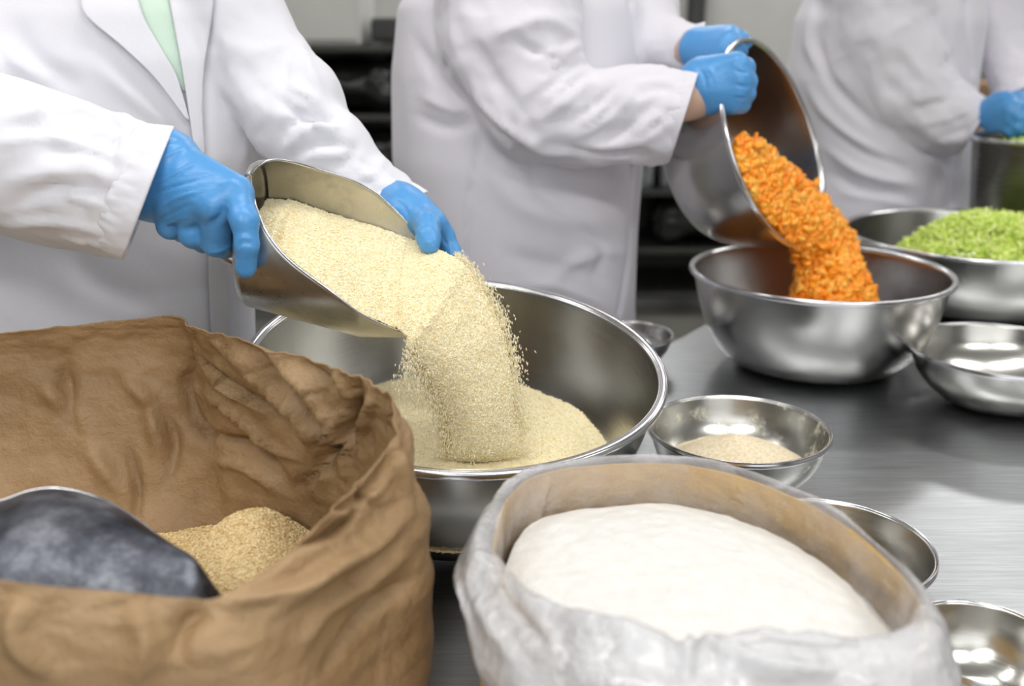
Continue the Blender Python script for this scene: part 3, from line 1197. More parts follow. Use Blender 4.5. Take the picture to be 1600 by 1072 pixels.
ang = np.linspace(0, 2 * np.pi, 48, endpoint=False)
V2 = np.stack([np.cos(ang) * .15 - .235, np.sin(ang) * .15 + .665, np.full(48, TZ + .003)], 1)
settle(mk('sack_bottom', V2, [tuple(range(48))], M_kraft, smooth=False), e)

# rice inside the brown sack
wallg = V.reshape(-1, 420, 3)[:, ::3]
ki = np.argmin(np.abs(wallg[..., 2] - .958), axis=0)
base_rim = wallg[ki, np.arange(wallg.shape[1])]
cc = base_rim.mean(0)
top = PZ(375, 800, 1.03)
k = np.linspace(0.001, 1, 50)[:, None, None]
G = cc[None, None, :] * (1 - k) + (cc + (base_rim - cc) * .965)[None] * k
X, Y = G[..., 0], G[..., 1]
peak = PZ(385, 840, 1.0)
Z = .943 + .076 * np.exp(-(((X - peak[0]) / .062) ** 2 + ((Y - peak[1]) / .085) ** 2)) + fbm(np.stack([X * 18, Y * 18, X * 0], -1), 4, 21) * .006
V = np.stack([X, Y, Z], -1).reshape(-1, 3)
heap('sack_rice', V, grid_faces(50, 140, False, True), M_rice2, M_grain2, 60000, ln=.0024, wd=.0007)
tag(bpy.data.objects['sack_rice'], 'golden rice heaped inside the brown paper sack', 'rice', None, 'stuff')

# second scoop lying in the sack
e = empty('flour_scoop', tuple(PZ(100, 900, 1.0)))
tag(e, 'dark scuffed metal scoop lying upside down inside the brown sack', 'scoop', 'flour scoops')
# back of the bowl of the scoop: an arched shell seen from above
sil = [(-150, 905), (-120, 840), (-60, 800), (0, 785), (50, 768), (95, 765), (150, 778), (200, 805), (260, 850), (310, 895), (338, 925)]
up_c = catmull(np.array([P(u, v, y) for (u, v), y in zip(sil, [.56, .60, .62, .63, .635, .635, .63, .62, .60, .575, .555])]), 70)
lo_c = catmull(np.array([P(u, v, y) for (u, v), y in zip([(-150, 960), (-60, 985), (0, 985), (60, 985), (120, 985), (200, 980), (260, 965), (310, 945), (342, 936)], [.50] * 4 + [.505, .51, .52, .535, .55])]), 70)
w_ = np.linspace(0, 1, 30)
G = np.stack([up_c * (1 - q) + lo_c * q + np.array([0, -.25, 1]) * .022 * math.sin(math.pi * min(1, q)) * np.clip(np.linspace(9, 0, 70), 0, 1)[:, None] for q in w_])
# skirt turning down behind the upper edge
sk = np.stack([up_c + np.array([0, .012, -.012]) * q for q in (1.0, .6, .25)])
G = np.concatenate([sk, G])
o = mk('scoop_body', G.reshape(-1, 3), grid_faces(len(G), 70), M_scoop2)
md = o.modifiers.new('thick', 'SOLIDIFY'); md.thickness = .0018; md.offset = 0
settle(o, e)
settle(mk('rolled_edge', *tube(up_c, .0018, 8), M_rim), e)

# ---- flour sack with its plastic liner
rim2 = np.array([P(772, 790, .655), P(810, 752, .69), P(870, 735, .715), P(1000, 722, .735), P(1100, 730, .735), P(1190, 756, .71), P(1280, 800, .67), P(1350, 850, .63), P(1410, 905, .59), P(1445, 965, .55),
                 P(1430, 1030, .51), P(1340, 1055, .49), P(1200, 1062, .475), P(1080, 1070, .465), P(960, 1050, .475), P(860, 990, .505), P(780, 920, .55), P(750, 850, .60)])
rim2[:, 2] = 1.072
# re-unproject on the level of the opening
pxr = [(785, 800), (815, 758), (870, 738), (1000, 724), (1100, 732), (1190, 758), (1280, 800), (1350, 850), (1408, 905), (1440, 960), (1430, 1015), (1350, 1045), (1220, 1050), (1090, 1058), (960, 1035), (865, 985), (800, 925), (770, 860)]
rim2 = np.array([PZ(u, v, 1.068) for u, v in pxr])
G = ring_sheet(rim2, [(0, 1.0, 0, .15), (.05, 1.01, 0, .15), (.2, 1.04, .05, .15), (.5, 1.05, .3, .15), (.8, 1.03, .5, .145), (.97, .98, .8, .135), (1, .9, .9, .13)], (.125, .60, TZ + .002), 320)
V = G.reshape(-1, 3)
Fk = grid_faces(len(G), 320, False, True)
N = vnormals(V, Fk)
if ((V - V.mean(0)) * N).sum() < 0:
    Fk = Fk[:, ::-1]; N = -N
V = V + N * (fbm(V * np.array([12, 12, 18]), 4, 31, True) * .003)[:, None]
e = empty('flour_sack', (.125, .60, TZ))
tag(e, 'tan paper sack of white flour with clear plastic liner folded over its mouth, front right', 'sack', 'open sacks')
o = mk('paper_wall', V, Fk, M_kraft2)
md = o.modifiers.new('thick', 'SOLIDIFY'); md.thickness = .0014; md.offset = 0
settle(o, e)
# liner: from inside against the paper, over the rim, out and down
LR = catmull(rim2, 360, True)
cc = LR.mean(0)
out = LR[:, :2] - cc[:2]
nrm = out / np.linalg.norm(out, axis=1)[:, None]
aa = np.arctan2(nrm[:, 1], nrm[:, 0])
front = np.clip(-np.sin(aa), 0, 1)           # 1 at the side facing us
left = np.clip(-np.cos(aa), 0, 1)
drop = .046 + .065 * front ** 3 - .004 * left + .012 * np.sin(aa * 5 + 1) + .008 * np.sin(aa * 9)
roll = .008 + .022 * front ** 2 + .010 * left
rows = []
inner_d = .045 + 0 * aa
seq = [(-.0035, -1.0), (-.0035, -.6), (-.004, -.25), (-.001, .0), ('r', .0)]
rows.append(np.c_[LR[:, :2] - nrm * .008, LR[:, 2] - .052])
rows.append(np.c_[LR[:, :2] - nrm * (.007 + .012 * front)[:, None], LR[:, 2] - .030])
rows.append(np.c_[LR[:, :2] - nrm * (.005 + .020 * front ** 2)[:, None], LR[:, 2] - .008 + .010 * front])
rows.append(np.c_[LR[:, :2] - nrm * (.002 + .010 * front ** 2)[:, None], LR[:, 2] + .006 + .012 * front])
rows.append(np.c_[LR[:, :2] + nrm * (roll * .6)[:, None], LR[:, 2] + .007 + .010 * front])
rows.append(np.c_[LR[:, :2] + nrm * (roll * 1.2)[:, None], LR[:, 2] - .006])
rows.append(np.c_[LR[:, :2] + nrm * (roll * 1.4 + .004)[:, None], LR[:, 2] - drop * .4])
rows.append(np.c_[LR[:, :2] + nrm * (roll * 1.3 + .006)[:, None], LR[:, 2] - drop * .75])
rows.append(np.c_[LR[:, :2] + nrm * (roll * 1.0 + .007)[:, None], LR[:, 2] - drop])
lv = np.stack(rows)
G = catmull(lv.reshape(len(lv), -1), 90).reshape(90, 360, 3)
V = G.reshape(-1, 3)
Fk = grid_faces(90, 360, False, True)
N = vnormals(V, Fk)
lay0 = (np.linspace(0, 1, 90)[:, None] * np.clip(front * 1.3, 0, 1)[None]).ravel()
V = V + N * (fbm(V * np.array([17, 17, 12]), 4, 41, True) * (.0035 + .003 * lay0) + fbm(V * np.array([7, 7, 5]), 3, 43) * (.005 + .006 * lay0))[:, None]
view = V - CAM
Nf = np.where(((view * N).sum(1) > 0)[:, None], -N, N)
V = crease(V, Nf, [([(1075, 965), (1078, 1005), (1072, 1070)], 11, -7), ([(1110, 985), (1200, 950), (1300, 945), (1390, 970)], 24, 13), ([(1110, 1010), (1200, 985), (1320, 1000)], 9, -8),
                   ([(830, 900), (900, 960), (980, 985), (1060, 1000)], 22, 10), ([(760, 800), (740, 880), (760, 960), (820, 1050)], 16, 7), ([(800, 850), (800, 930), (850, 1010)], 10, -7),
                   ([(1090, 990), (1180, 1040), (1290, 1050)], 12, 9), ([(1250, 780), (1330, 830), (1400, 890)], 8, -5), ([(860, 740), (840, 790), (830, 840)], 7, 6)])
o = mk('plastic_liner', V, Fk, M_liner)
md = o.modifiers.new('thick', 'SOLIDIFY'); md.thickness = .0003; md.offset = 0
at = o.data.attributes.new('layers', 'FLOAT', 'POINT')
lay = np.linspace(0, 1, 90)[:, None].repeat(360, 1)
lay = np.clip((lay - .34) / .3, 0, 1) * (.55 + .45 * np.clip(front * 2 + left, 0, 1))[None]
lay = np.maximum(lay, np.clip(front * 1.6 - .35, 0, 1)[None])
at.data.foreach_set('value', lay.ravel().astype(np.float32))
settle(o, e)
settle(mk('sack_bottom', np.stack([np.cos(ang) * .135 + .125, np.sin(ang) * .135 + .60, np.full(48, TZ + .003)], 1), [tuple(range(48))], M_kraft2, smooth=False), e)
# flour
FR = catmull(rim2, 160, True)
k = np.linspace(0.001, 1, 60)[:, None, None]
cc = FR.mean(0)
G = cc[None, None] * (1 - k) + (cc + (FR - cc) * .955)[None] * k
X, Y = G[..., 0], G[..., 1]
kk = k[..., 0] + 0 * X
Z = 1.036 + .020 * (1 - kk ** 2) + fbm(np.stack([X * 9, Y * 9, X * 0], -1), 3, 51) * .004 * (1.1 - kk) + .0015 * fbm(np.stack([X * 90, Y * 90, X * 0], -1), 3, 52)
V = np.stack([X, Y, Z], -1).reshape(-1, 3)
tag(mk('flour', V, grid_faces(60, 160, False, True), M_flour), 'smooth white flour filling the plastic-lined sack', 'flour', None, 'stuff')


# ------------------------------------------------------------------ people
def hand_field(wrist_r, chains, metas, box_pts, h=.0019, grow=0.0, kk=.010):
    pts = np.array(box_pts)
    f = Field(pts.min(0) - .045, pts.max(0) + .045, h)
    for (a, b_, ra, rb, *k_) in metas:
        f.cone(a, b_, ra + grow, rb + grow, k_[0] if k_ else kk)
    for ch in chains:
        # each finger melts into the palm at its root but stays apart from its neighbours
        g = Field(f.lo, f.lo + (f.n - 1) * f.h, h)
        for i in range(len(ch) - 1):
            (a, ra), (b_, rb) = ch[i], ch[i + 1]
            g.cone(a, b_, ra + grow, rb + grow, .004)
        n_ = np.minimum(f.F.shape, g.F.shape)
        sl = tuple(slice(0, q) for q in n_)
        f.union(sl, g.F[sl], .0035)
    return f


def glove(name, metas, chains, parent, strokes=None, sm=2, label=None):
    pts = [m[0] for m in metas] + [m[1] for m in metas] + [q[0] for c in chains for q in c]
    f = hand_field(0, chains, metas, pts)
    V, Fc = f.mesh()
    V = smooth_verts(V, Fc, sm)
    N = vnormals(V, Fc)
    d = (fbm(V * 60, 3, 71) * .0006)
    V = V + N * d[:, None]
    if strokes:
        V = crease(V, N, strokes)
    o = mk(name, V, Fc, M_glove)
    settle(o, parent)
    if label:
        o['label'] = label
    return o


def H(u, v, y):
    return P(u, v, y)


def arms_wrinkle(V, N, path, rad, amp=.004, freq=16, seed=0, gather=0.0):
    """cross folds running round a sleeve, and gathers at the cuff"""
    path = np.asarray(path, float)
    L = np.r_[0, np.cumsum(np.linalg.norm(np.diff(path, axis=0), axis=1))]
    best = np.full(len(V), 1e9); S = np.zeros(len(V)); TH = np.zeros(len(V)); OUT = np.zeros(len(V))
    for i in range(len(path) - 1):
        a, b_ = path[i], path[i + 1]
        d = b_ - a; l = np.linalg.norm(d); d = d / l
        t_ = np.clip((V - a) @ d, 0, l)
        r = V - a - t_[:, None] * d
        ds = np.linalg.norm(r, axis=1)
        u_ = np.cross(d, [0, 0, 1.0]); u_ /= max(np.linalg.norm(u_), 1e-6)
        w2 = np.cross(d, u_)
        m = ds < best
        best[m] = ds[m]; S[m] = L[i] + t_[m]; TH[m] = np.arctan2(r[m] @ w2, r[m] @ u_)
        OUT[m] = (r[m] * N[m]).sum(1) / np.maximum(ds[m], 1e-6)
    R = np.interp(S, L, rad)
    wgt = np.clip(1 - (best - R - .004) / .02, 0, 1)
    c_, s_ = np.cos(TH), np.sin(TH)
    D = fbm(np.stack([S * freq, c_ * 1.1 + S * 6, s_ * 1.1], 1), 3, seed, True) * amp
    if gather:
        e_ = L[-1] - .03 - S
        env = np.exp(-((e_ - .032) / .016) ** 2)
        D += env * gather * (fbm(np.stack([c_ * 5.5, s_ * 5.5, S * 8], 1), 2, seed + 9, True) - .2)
        D -= np.exp(-((e_ - .026) / .004) ** 2) * gather * .5
    return V + N * (D * wgt * np.clip(OUT * 2 - .4, 0, 1))[:, None], wgt


def coat(parent, secs, yaw, arms, h, folds, body_folds, seed, mat=M_coat, noise_amp=.004):
    allp = [np.array([s[1], s[2], s[0]]) for s in secs]
    lo = np.min([[s[1] - max(s[3], s[4]), s[2] - max(s[3], s[4]), s[0]] for s in secs], 0)
    hi = np.max([[s[1] + max(s[3], s[4]), s[2] + max(s[3], s[4]), s[0]] for s in secs], 0)
    for a in arms:
        for (p, r) in a['pts']:
            lo = np.minimum(lo, p - r); hi = np.maximum(hi, p + r)
    f = Field(lo - .04, hi + .04, h)
    f.loft(secs, 0, 2.3, yaw)
    for a in arms:
        pp = a['pts']
        end, dr = a['end']
        for i in range(len(pp) - 1):
            cut = (end, dr) if i >= len(pp) - 2 else None
            f.cone(pp[i][0], pp[i + 1][0], pp[i][1], pp[i + 1][1], a.get('k', .010), cut)
        f.cone(end + dr * .09, end + dr * (a['r'] - .020), a['r'] - .008, a['r'] - .008, 0, None, 's')
    for a in arms:
        for c_, r_ in a.get('blobs', []):
            f.ell(c_, (r_, r_, r_), .016)
    V, Fc = f.mesh()
    V = smooth_verts(V, Fc, 3)
    N = vnormals(V, Fc)
    tot = np.zeros(len(V))
    for i, a in enumerate(arms):
        V, wg = arms_wrinkle(V, N, [q[0] for q in a['pts']], [q[1] for q in a['pts']], a.get('amp', .004), a.get('freq', 14), seed + i * 5, a.get('gather', .003))
        tot = np.maximum(tot, wg)
    sleeve = tot > .5
    V = V + N * ((1 - tot) * fbm(V * np.array([9, 9, 3.2]), 3, seed + 77) * noise_amp)[:, None]
    N = vnormals(V, Fc)
    V = crease(V, N, [(a_[0], a_[1] * .8, a_[2] * 1.5, *a_[3:]) for a_ in folds], sleeve)
    V = crease(V, N, [(a_[0], a_[1] * .85, a_[2] * 1.5, *a_[3:]) for a_ in body_folds], ~sleeve)
    V = smooth_verts(V, Fc, 1, .4)
    o = mk('lab_coat', V, Fc, mat)
    settle(o, parent)
    for i, a in enumerate(arms):
        end, dr = a['end']
        u_ = np.cross(dr, [0, 0, 1.0]); u_ /= np.linalg.norm(u_)
        w2 = np.cross(dr, u_)
        ln = a.get('cuff', .040)
        p0 = a['pts'][-2][0]; ax = end - p0; ax /= np.linalg.norm(ax)
        rr_, tt_ = np.linspace(0, 1, 16), np.linspace(0, 2 * np.pi, 160, endpoint=False)
        TT, RR = np.meshgrid(tt_, rr_)
        c_, s_ = np.cos(TT), np.sin(TT)
        rad_ = a['r'] * (1.0 + .035 * RR) + .0025 - .004 * (1 - RR) ** 3
        rad_ = rad_ + (.0034 * (1 - RR) ** 1.5 + .0007) * fbm(np.stack([c_ * 5, s_ * 5, RR * .8], -1), 3, seed + 40 + i, True) + .0022 * fbm(np.stack([c_ * 1.6, s_ * 1.6, RR], -1), 2, seed + 50)
        G_ = end + (dr * .004) - (ln * (1 - RR))[..., None] * ax + (rad_ * c_)[..., None] * u_ + (rad_ * s_)[..., None] * w2
        cf = mk('cuff', G_.reshape(-1, 3), grid_faces(16, 160, False, True), mat, o)
        md = cf.modifiers.new('thick', 'SOLIDIFY'); md.thickness = .0022; md.offset = 0
    return o, V, Fc


def drape(name, left, right, bvh, m, parent, off=.004, th=.003, n=50, mcols=16):
    """cloth piece laid on the coat between two edges, each given as a line of image points"""
    A, B = catmull(np.array(left, float), n), catmull(np.array(right, float), n)
    G = np.zeros((n, mcols, 3))
    last = 1.1
    dep = np.full((n, mcols), np.nan)
    for i in range(n):
        for j in range(mcols):
            q = A[i] * (1 - j / (mcols - 1)) + B[i] * j / (mcols - 1)
            d = ray(*q)
            hit = bvh.ray_cast(Vector(CAM), Vector(d))
            if hit[0] is not None:
                dep[i, j] = (np.array(hit[0]) - CAM) @ FW
    med = np.nanmedian(dep)
    dep = np.where(np.isnan(dep), med, dep)
    for i in range(n):
        for j in range(mcols):
            q = A[i] * (1 - j / (mcols - 1)) + B[i] * j / (mcols - 1)
            G[i, j] = CAM + ray(*q) * (dep[i, j] - off)
    o = mk(name, G.reshape(-1, 3), grid_faces(n, mcols), m)
    md = o.modifiers.new('thick', 'SOLIDIFY'); md.thickness = th; md.offset = 0
    o.parent = parent
    return o


def body(name, label, base, secs, arms, head, yaw, feet, h=.008):
    """skin figure: head, neck, trunk, arms down to the hands, legs: one continuous surface"""
    e_lo = np.array([1e9] * 3); e_hi = -e_lo
    pts = [np.array(head)] + [p for a in arms for p, r in a] + [np.array([s[1], s[2], s[0]]) for s in secs] + [np.array(f_) for f_ in feet]
    lo = np.min(pts, 0) - .2; hi = np.max(pts, 0) + .2
    lo[2] = 0.0 - .02
    f = Field(lo, hi, h)
    f.loft([(s[0], s[1], s[2], s[3] * .8, s[4] * .8) for s in secs if s[0] > .78], 0, 2.2, yaw)
    hd = np.array(head, float)
    fw = np.array([math.sin(yaw), -math.cos(yaw), 0.0])
    rt = np.array([math.cos(yaw), math.sin(yaw), 0.0])
    nb = np.array([secs[-1][1], secs[-1][2], secs[-1][0] - .06])
    f.cone(nb, hd - [0, 0, .06] - fw * .01, .062, .052, .03)
    f.ell(hd + [0, 0, .02], (.074, .092, .098), .02, yaw)
    f.ell(hd - [0, 0, .045] + fw * .022, (.055, .062, .066), .03, yaw)
    f.cone(hd + fw * .088 + [0, 0, .012], hd + fw * .104 - [0, 0, .022], .008, .013, .012)
    f.cone(hd + fw * .082 - rt * .02 - [0, 0, .055], hd + fw * .082 + rt * .02 - [0, 0, .055], .007, .007, .008)
    for sd in (-1, 1):
        f.ell(hd + fw * .098 + rt * sd * .031 + [0, 0, .018], (.016, .016, .011), .004, yaw, 's')
        f.ell(hd + fw * .080 + rt * sd * .031 + [0, 0, .018], (.012, .012, .012), .004, yaw)
        f.ell(hd + rt * sd * .076 - fw * .005, (.010, .018, .030), .006, yaw)
    for a in arms:
        for i in range(len(a) - 1):
            f.cone(a[i][0], a[i + 1][0], a[i][1], a[i + 1][1], .02)
    hipz = .86
    b0 = [s for s in secs if s[0] > .78][0]
    for sd, ft in zip((-1, 1), feet):
        ft = np.array(ft, float)
        hip = np.array([b0[1], b0[2], hipz]) + rt * sd * .085
        kn = (hip + ft) / 2 + fw * .02 + [0, 0, .0]
        f.cone(hip, kn, .078, .055, .03)
        f.cone(kn, ft + [0, 0, .085], .052, .036, .02)
        f.cone(ft + [0, 0, .035] - fw * .03, ft + [0, 0, .028] + fw * .12, .03, .024, .02)
    V, Fc = f.mesh()
    V = smooth_verts(V, Fc, 2)
    o = mk(name, V - np.array(base), Fc, M_skin)
    o.location = base
    tag(o, label, 'person', 'workers')
    bpy.context.view_layer.update()
    # clothes outside the picture: cap, trousers, clogs
    f = Field(hd - .16, hd + .2, .006)
    f.ell(hd + [0, 0, .05] - fw * .008, (.084, .100, .082), .01, yaw)
    V, Fc = f.mesh()
    settle(mk('work_cap', V, Fc, M_cap), o)
    f = Field(lo, [hi[0], hi[1], .95], .008)
    for sd, ft in zip((-1, 1), feet):
        ft = np.array(ft, float)
        hip = np.array([b0[1], b0[2], hipz]) + rt * sd * .085
        kn = (hip + ft) / 2 + fw * .02
        f.cone(hip, kn, .092, .072, .03)
        f.cone(kn, ft + [0, 0, .10], .070, .060, .02)
    V, Fc = f.mesh()
    settle(mk('trousers', V, Fc, M_trouser), o)
    for sd, ft in zip((-1, 1), feet):
        ft = np.array(ft, float)
        f = Field(ft - .2, ft + .22, .006)
        f.cone(ft + [0, 0, .046] - fw * .035, ft + [0, 0, .040] + fw * .135, .044, .040, .02, (ft + [0, 0, .002], np.array([0, 0, -1.0])))
        V, Fc = f.mesh()
        settle(mk('shoe', V, Fc, M_shoe), o)
    return o


def sleeve(pts, r_end, end_dir, **k):
    d = np.array(end_dir, float); d /= np.linalg.norm(d)
    vw = np.array(pts[-1][0]) - CAM; vw /= np.linalg.norm(vw)
    d = d - vw * ((d @ vw) * .93); d /= np.linalg.norm(d)
    q = dict(pts=[(np.array(p, float), r) for p, r in pts], end=(np.array(pts[-1][0], float), d), r=r_end)
    q['pts'][-1] = (q['pts'][-1][0] + d * .03, q['pts'][-1][1])
    q.update(k)
    return q


# ---------------- person at the scoop
s1 = [(.52, -.54, 1.26, .235, .16), (.9, -.53, 1.25, .192, .135), (1.1, -.515, 1.24, .188, .13), (1.25, -.49, 1.235, .205, .128), (1.36, -.485, 1.235, .20, .115), (1.41, -.48, 1.235, .17, .10), (1.45, -.475, 1.24, .11, .08), (1.475, -.47, 1.245, .075, .065)]
dirR = P(226 + 93, 300 + 36, .945) - P(226, 300, .95)
dirL = P(612 + 38, 320 + 80, 1.11) - P(612, 320, 1.13)
aR = sleeve([((-.67, 1.20, 1.38), .07), (P(-110, 205, 1.02), .075), (P(70, 262, .975), .067), (P(226, 300, .95), .060)], .060, dirR, amp=.006, gather=.005, freq=12, cuff=.036)
aL = sleeve([(P(342, 4, 1.235), .064), (P(418, 118, 1.21), .055), (P(458, 182, 1.175), .051), (P(517, 254, 1.16), .047), (P(612, 320, 1.13), .040)], .038, dirL, amp=.006, gather=.003, freq=15, cuff=.026, blobs=[(P(480, 146, 1.180), .036), (P(524, 226, 1.145), .036)])
armsk1 = [[((-.65, 1.21, 1.38), .05), (P(-100, 215, 1.02), .042), (P(90, 262, .975), .034), (P(215, 268, .955), .022), (P(330, 320, .95), .014)],
          [(P(352, 8, 1.235), .05), (P(466, 178, 1.19), .028), (P(525, 262, 1.16), .024), (P(610, 325, 1.13), .018), (P(650, 345, 1.06), .011)]]
p1 = body('person', 'person in a white lab coat over a mint shirt tipping a scoop of rice', (-.50, 1.26, 0), s1, armsk1, (-.46, 1.20, 1.66), .12, [(-.61, 1.26, 0), (-.39, 1.26, 0)])
F1s = [([(205, 195), (180, 215), (170, 250)], 4, -4), ([(215, 215), (192, 240), (185, 275)], 4, 3), ([(190, 270), (165, 300), (150, 350)], 4, -4), ([(200, 290), (182, 320), (168, 365)], 4, 3),
       ([(30, 300), (110, 280), (185, 285)], 6, -5, 'v'), ([(50, 322), (110, 310), (170, 318)], 6, 4), ([(90, 200), (150, 215), (200, 225)], 6, -4, 'v'), ([(0, 225), (70, 215), (150, 235), (190, 250)], 8, 4), ([(0, 345), (80, 338), (160, 352)], 6, -4),
       ([(488, 172), (512, 184), (535, 186)], 6, -9), ([(450, 215), (480, 200), (515, 195)], 5, -5, 'v'), ([(455, 130), (480, 150), (510, 165)], 7, 5), ([(470, 250), (510, 240), (545, 245)], 5, 4), ([(560, 245), (580, 262), (600, 270)], 5, -4),
       ([(0, 190), (80, 175), (150, 190), (215, 240)], 14, 4), ([(60, 148), (75, 175), (60, 215)], 10, -6), ([(100, 160), (70, 185), (20, 200)], 9, -6), ([(100, 165), (160, 185), (200, 230)], 10, 5),
       ([(0, 330), (80, 300), (150, 300), (190, 330)], 16, -5), ([(0, 290), (90, 270), (160, 275)], 14, 4), ([(20, 350), (100, 345), (170, 365)], 10, 4), ([(60, 240), (130, 235), (190, 262)], 12, -4),
       # left sleeve
       ([(470, 60), (480, 100), (505, 150)], 9, 4), ([(430, 150), (470, 180), (512, 178)], 8, -7), ([(440, 235), (490, 200), (550, 205)], 9, 5), ([(440, 200), (480, 185), (520, 180)], 6, -6), ([(450, 245), (510, 225), (560, 232)], 7, -4),
       ([(560, 225), (545, 250), (520, 262)], 6, -5), ([(600, 250), (585, 270), (560, 280)], 6, 4), ([(440, 60), (445, 110), (435, 160)], 10, -4), ([(590, 290), (620, 290), (650, 300)], 7, 3)]
F1b = [([(428, 20), (432, 90), (425, 180), (418, 250)], 5, -5, 'e'), ([(330, 0), (318, 90), (316, 160), (320, 300)], 4, -2, 'e'),
       ([(100, 380), (150, 440), (250, 480)], 30, -4), ([(20, 30), (60, 100), (130, 140)], 20, -4), ([(150, 100), (220, 160), (270, 200)], 16, 3), ([(330, 260), (350, 330), (345, 420)], 10, 3),
       ([(360, 140), (385, 200), (380, 260)], 8, 3), ([(0, 60), (30, 100), (90, 130)], 14, 4)]
coat1, V, Fc = coat(p1, s1, .12, [aR, aL], .0052, F1s, F1b, 101)
bv = BVHTree.FromPolygons(V.tolist(), Fc.tolist())
drape('shirt_front', [(150, -72), (188, -34), (200, -12), (232, 50), (262, 100), (286, 142)], [(240, -72), (262, -34), (268, -12), (276, 50), (283, 95), (290, 142)], bv, M_shirt, coat1, .003, .002)
drape('lapel', [(98, -70), (120, -34), (128, -12), (132, 22), (190, 72), (242, 122), (292, 188)], [(165, -70), (198, -34), (212, -12), (226, 30), (254, 80), (276, 120), (296, 188)], bv, M_coat, coat1, .010, .0035)
drape('front_band', [(232, -72), (255, -34), (262, -12), (274, 50), (285, 110), (297, 190), (304, 240)], [(300, -66), (328, -34), (334, -12), (327, 50), (316, 130), (316, 200), (320, 240)], bv, M_coat, coat1, .008, .0035)
drape('front_band', [(322, 350), (326, 420), (328, 470), (332, 545)], [(352, 350), (354, 420), (356, 470), (360, 545)], bv, M_placket, coat1, .006, .003)

# gloves of the first person: the fist on the handle
y0 = .945
iM, mM, rM, pM = H(366, 302, .908), H(338, 322, .902), H(304, 328, .918), H(270, 322, .93)
metas = [(H(250, 248, .955), iM, .024, .0175), (H(244, 268, .948), mM, .024, .0175), (H(240, 290, .948), rM, .024, .0165), (H(238, 306, .952), pM, .022, .015),
         (H(215, 262, .957), H(262, 252, .95), .026, .030), (H(205, 290, .957), H(246, 298, .955), .028, .029), (H(200, 275, .957), H(255, 272, .95), .032, .032), (H(300, 300, .965), H(350, 340, .965), .03, .026)]
ch = [[(iM, .0160), (H(382, 344, .886), .0122), (H(386, 384, .880), .0102), (H(384, 418, .884), .0096)],
      [(mM, .0160), (H(338, 378, .918), .0135), (H(350, 384, .948), .0115), (H(352, 358, .965), .010)],
      [(rM, .0150), (H(302, 366, .922), .0130), (H(318, 376, .952), .011), (H(326, 352, .968), .010)],
      [(pM, .0140), (H(266, 352, .935), .0125), (H(285, 362, .960), .010), (H(296, 345, .970), .0095)],
      [(H(300, 275, .975), .016), (H(340, 300, .99), .013), (H(365, 330, 1.0), .0115)]]
gs = [([(245, 245), (270, 240), (300, 225)], 3, 1.2), ([(240, 290), (275, 270), (305, 255)], 2.6, 1.4), ([(238, 305), (270, 292), (310, 282)], 2.4, -1.6), ([(240, 330), (275, 310), (310, 300)], 2.6, 1.5),
      ([(245, 345), (275, 330), (300, 318)], 2.4, -1.6), ([(250, 355), (275, 345), (295, 338)], 2.4, 1.5), ([(232, 250), (255, 225), (285, 218)], 2.5, -1.4), ([(228, 275), (250, 250), (280, 236)], 2.6, 1.3),
      ([(352, 322), (342, 342), (325, 352)], 7, -3.5), ([(312, 350), (300, 358), (280, 360)], 5, -2), ([(370, 385), (385, 380), (398, 383)], 2, -1.3), ([(370, 375), (385, 371), (399, 375)], 2, 1), ([(325, 395), (345, 392), (360, 385)], 2, 1)]
glove('glove', metas, ch, p1, gs)
# the hand steadying the scoop's far edge
metas = [(H(612, 322, 1.125), H(642, 340, 1.085), .029, .026), (H(625, 320, 1.11), H(672, 352, 1.06), .024, .019), (H(630, 335, 1.085), H(684, 365, 1.075), .021, .017), (H(632, 325, 1.095), H(656, 338, 1.078), .021, .016)]
ch = [[(H(656, 338, 1.075), .0160), (H(668, 352, 1.035), .0135), (H(669, 370, 1.015), .0120), (H(671, 381, 1.008), .0108)],
      [(H(674, 345, 1.06), .0135), (H(693, 368, 1.065), .0115), (H(705, 392, 1.06), .0100), (H(714, 412, 1.05), .0088)],
      [(H(675, 358, 1.08), .0135), (H(694, 388, 1.085), .0115), (H(702, 412, 1.075), .010), (H(708, 430, 1.06), .009)],
      [(H(668, 368, 1.09), .013), (H(680, 398, 1.095), .011), (H(690, 425, 1.08), .010)],
      [(H(655, 372, 1.095), .012), (H(662, 398, 1.10), .0105), (H(670, 420, 1.09), .0095)]]
glove('glove', metas, ch, p1, [([(655, 380), (668, 385), (680, 378)], 2, -1.2), ([(610, 310), (630, 322), (640, 340)], 3, -1), ([(690, 350), (692, 370), (700, 385)], 3, -1.6)])

# ---------------- person with the carrots
s2 = [(.52, .02, 1.78, .22, .19), (.92, .025, 1.76, .185, .175), (1.05, .015, 1.76, .20, .18), (1.18, .012, 1.76, .212, .185), (1.32, .012, 1.76, .208, .175), (1.42, .018, 1.77, .205, .155), (1.48, .03, 1.78, .17, .12), (1.52, .05, 1.79, .10, .08), (1.55, .055, 1.79, .07, .065)]
dn = P(1066 + 95, 184 + 28, 1.52) - P(1066, 184, 1.53)
df = P(1087 + 80, 75 + 20, 1.70) - P(1087, 75, 1.72)
bR = sleeve([(P(795, -40, 1.62), .105), (P(800, 60, 1.59), .100), (P(838, 160, 1.56), .084), (P(900, 184, 1.545), .070), (P(985, 178, 1.54), .065), (P(1066, 177, 1.53), .064)], .062, dn, amp=.009, gather=.005, freq=13, cuff=.026)
bL = sleeve([(P(985, -20, 1.86), .08), (P(1000, 60, 1.80), .065), (P(1040, 76, 1.76), .046), (P(1087, 75, 1.72), .038)], .036, df, amp=.005, gather=.002, freq=14, cuff=.02)
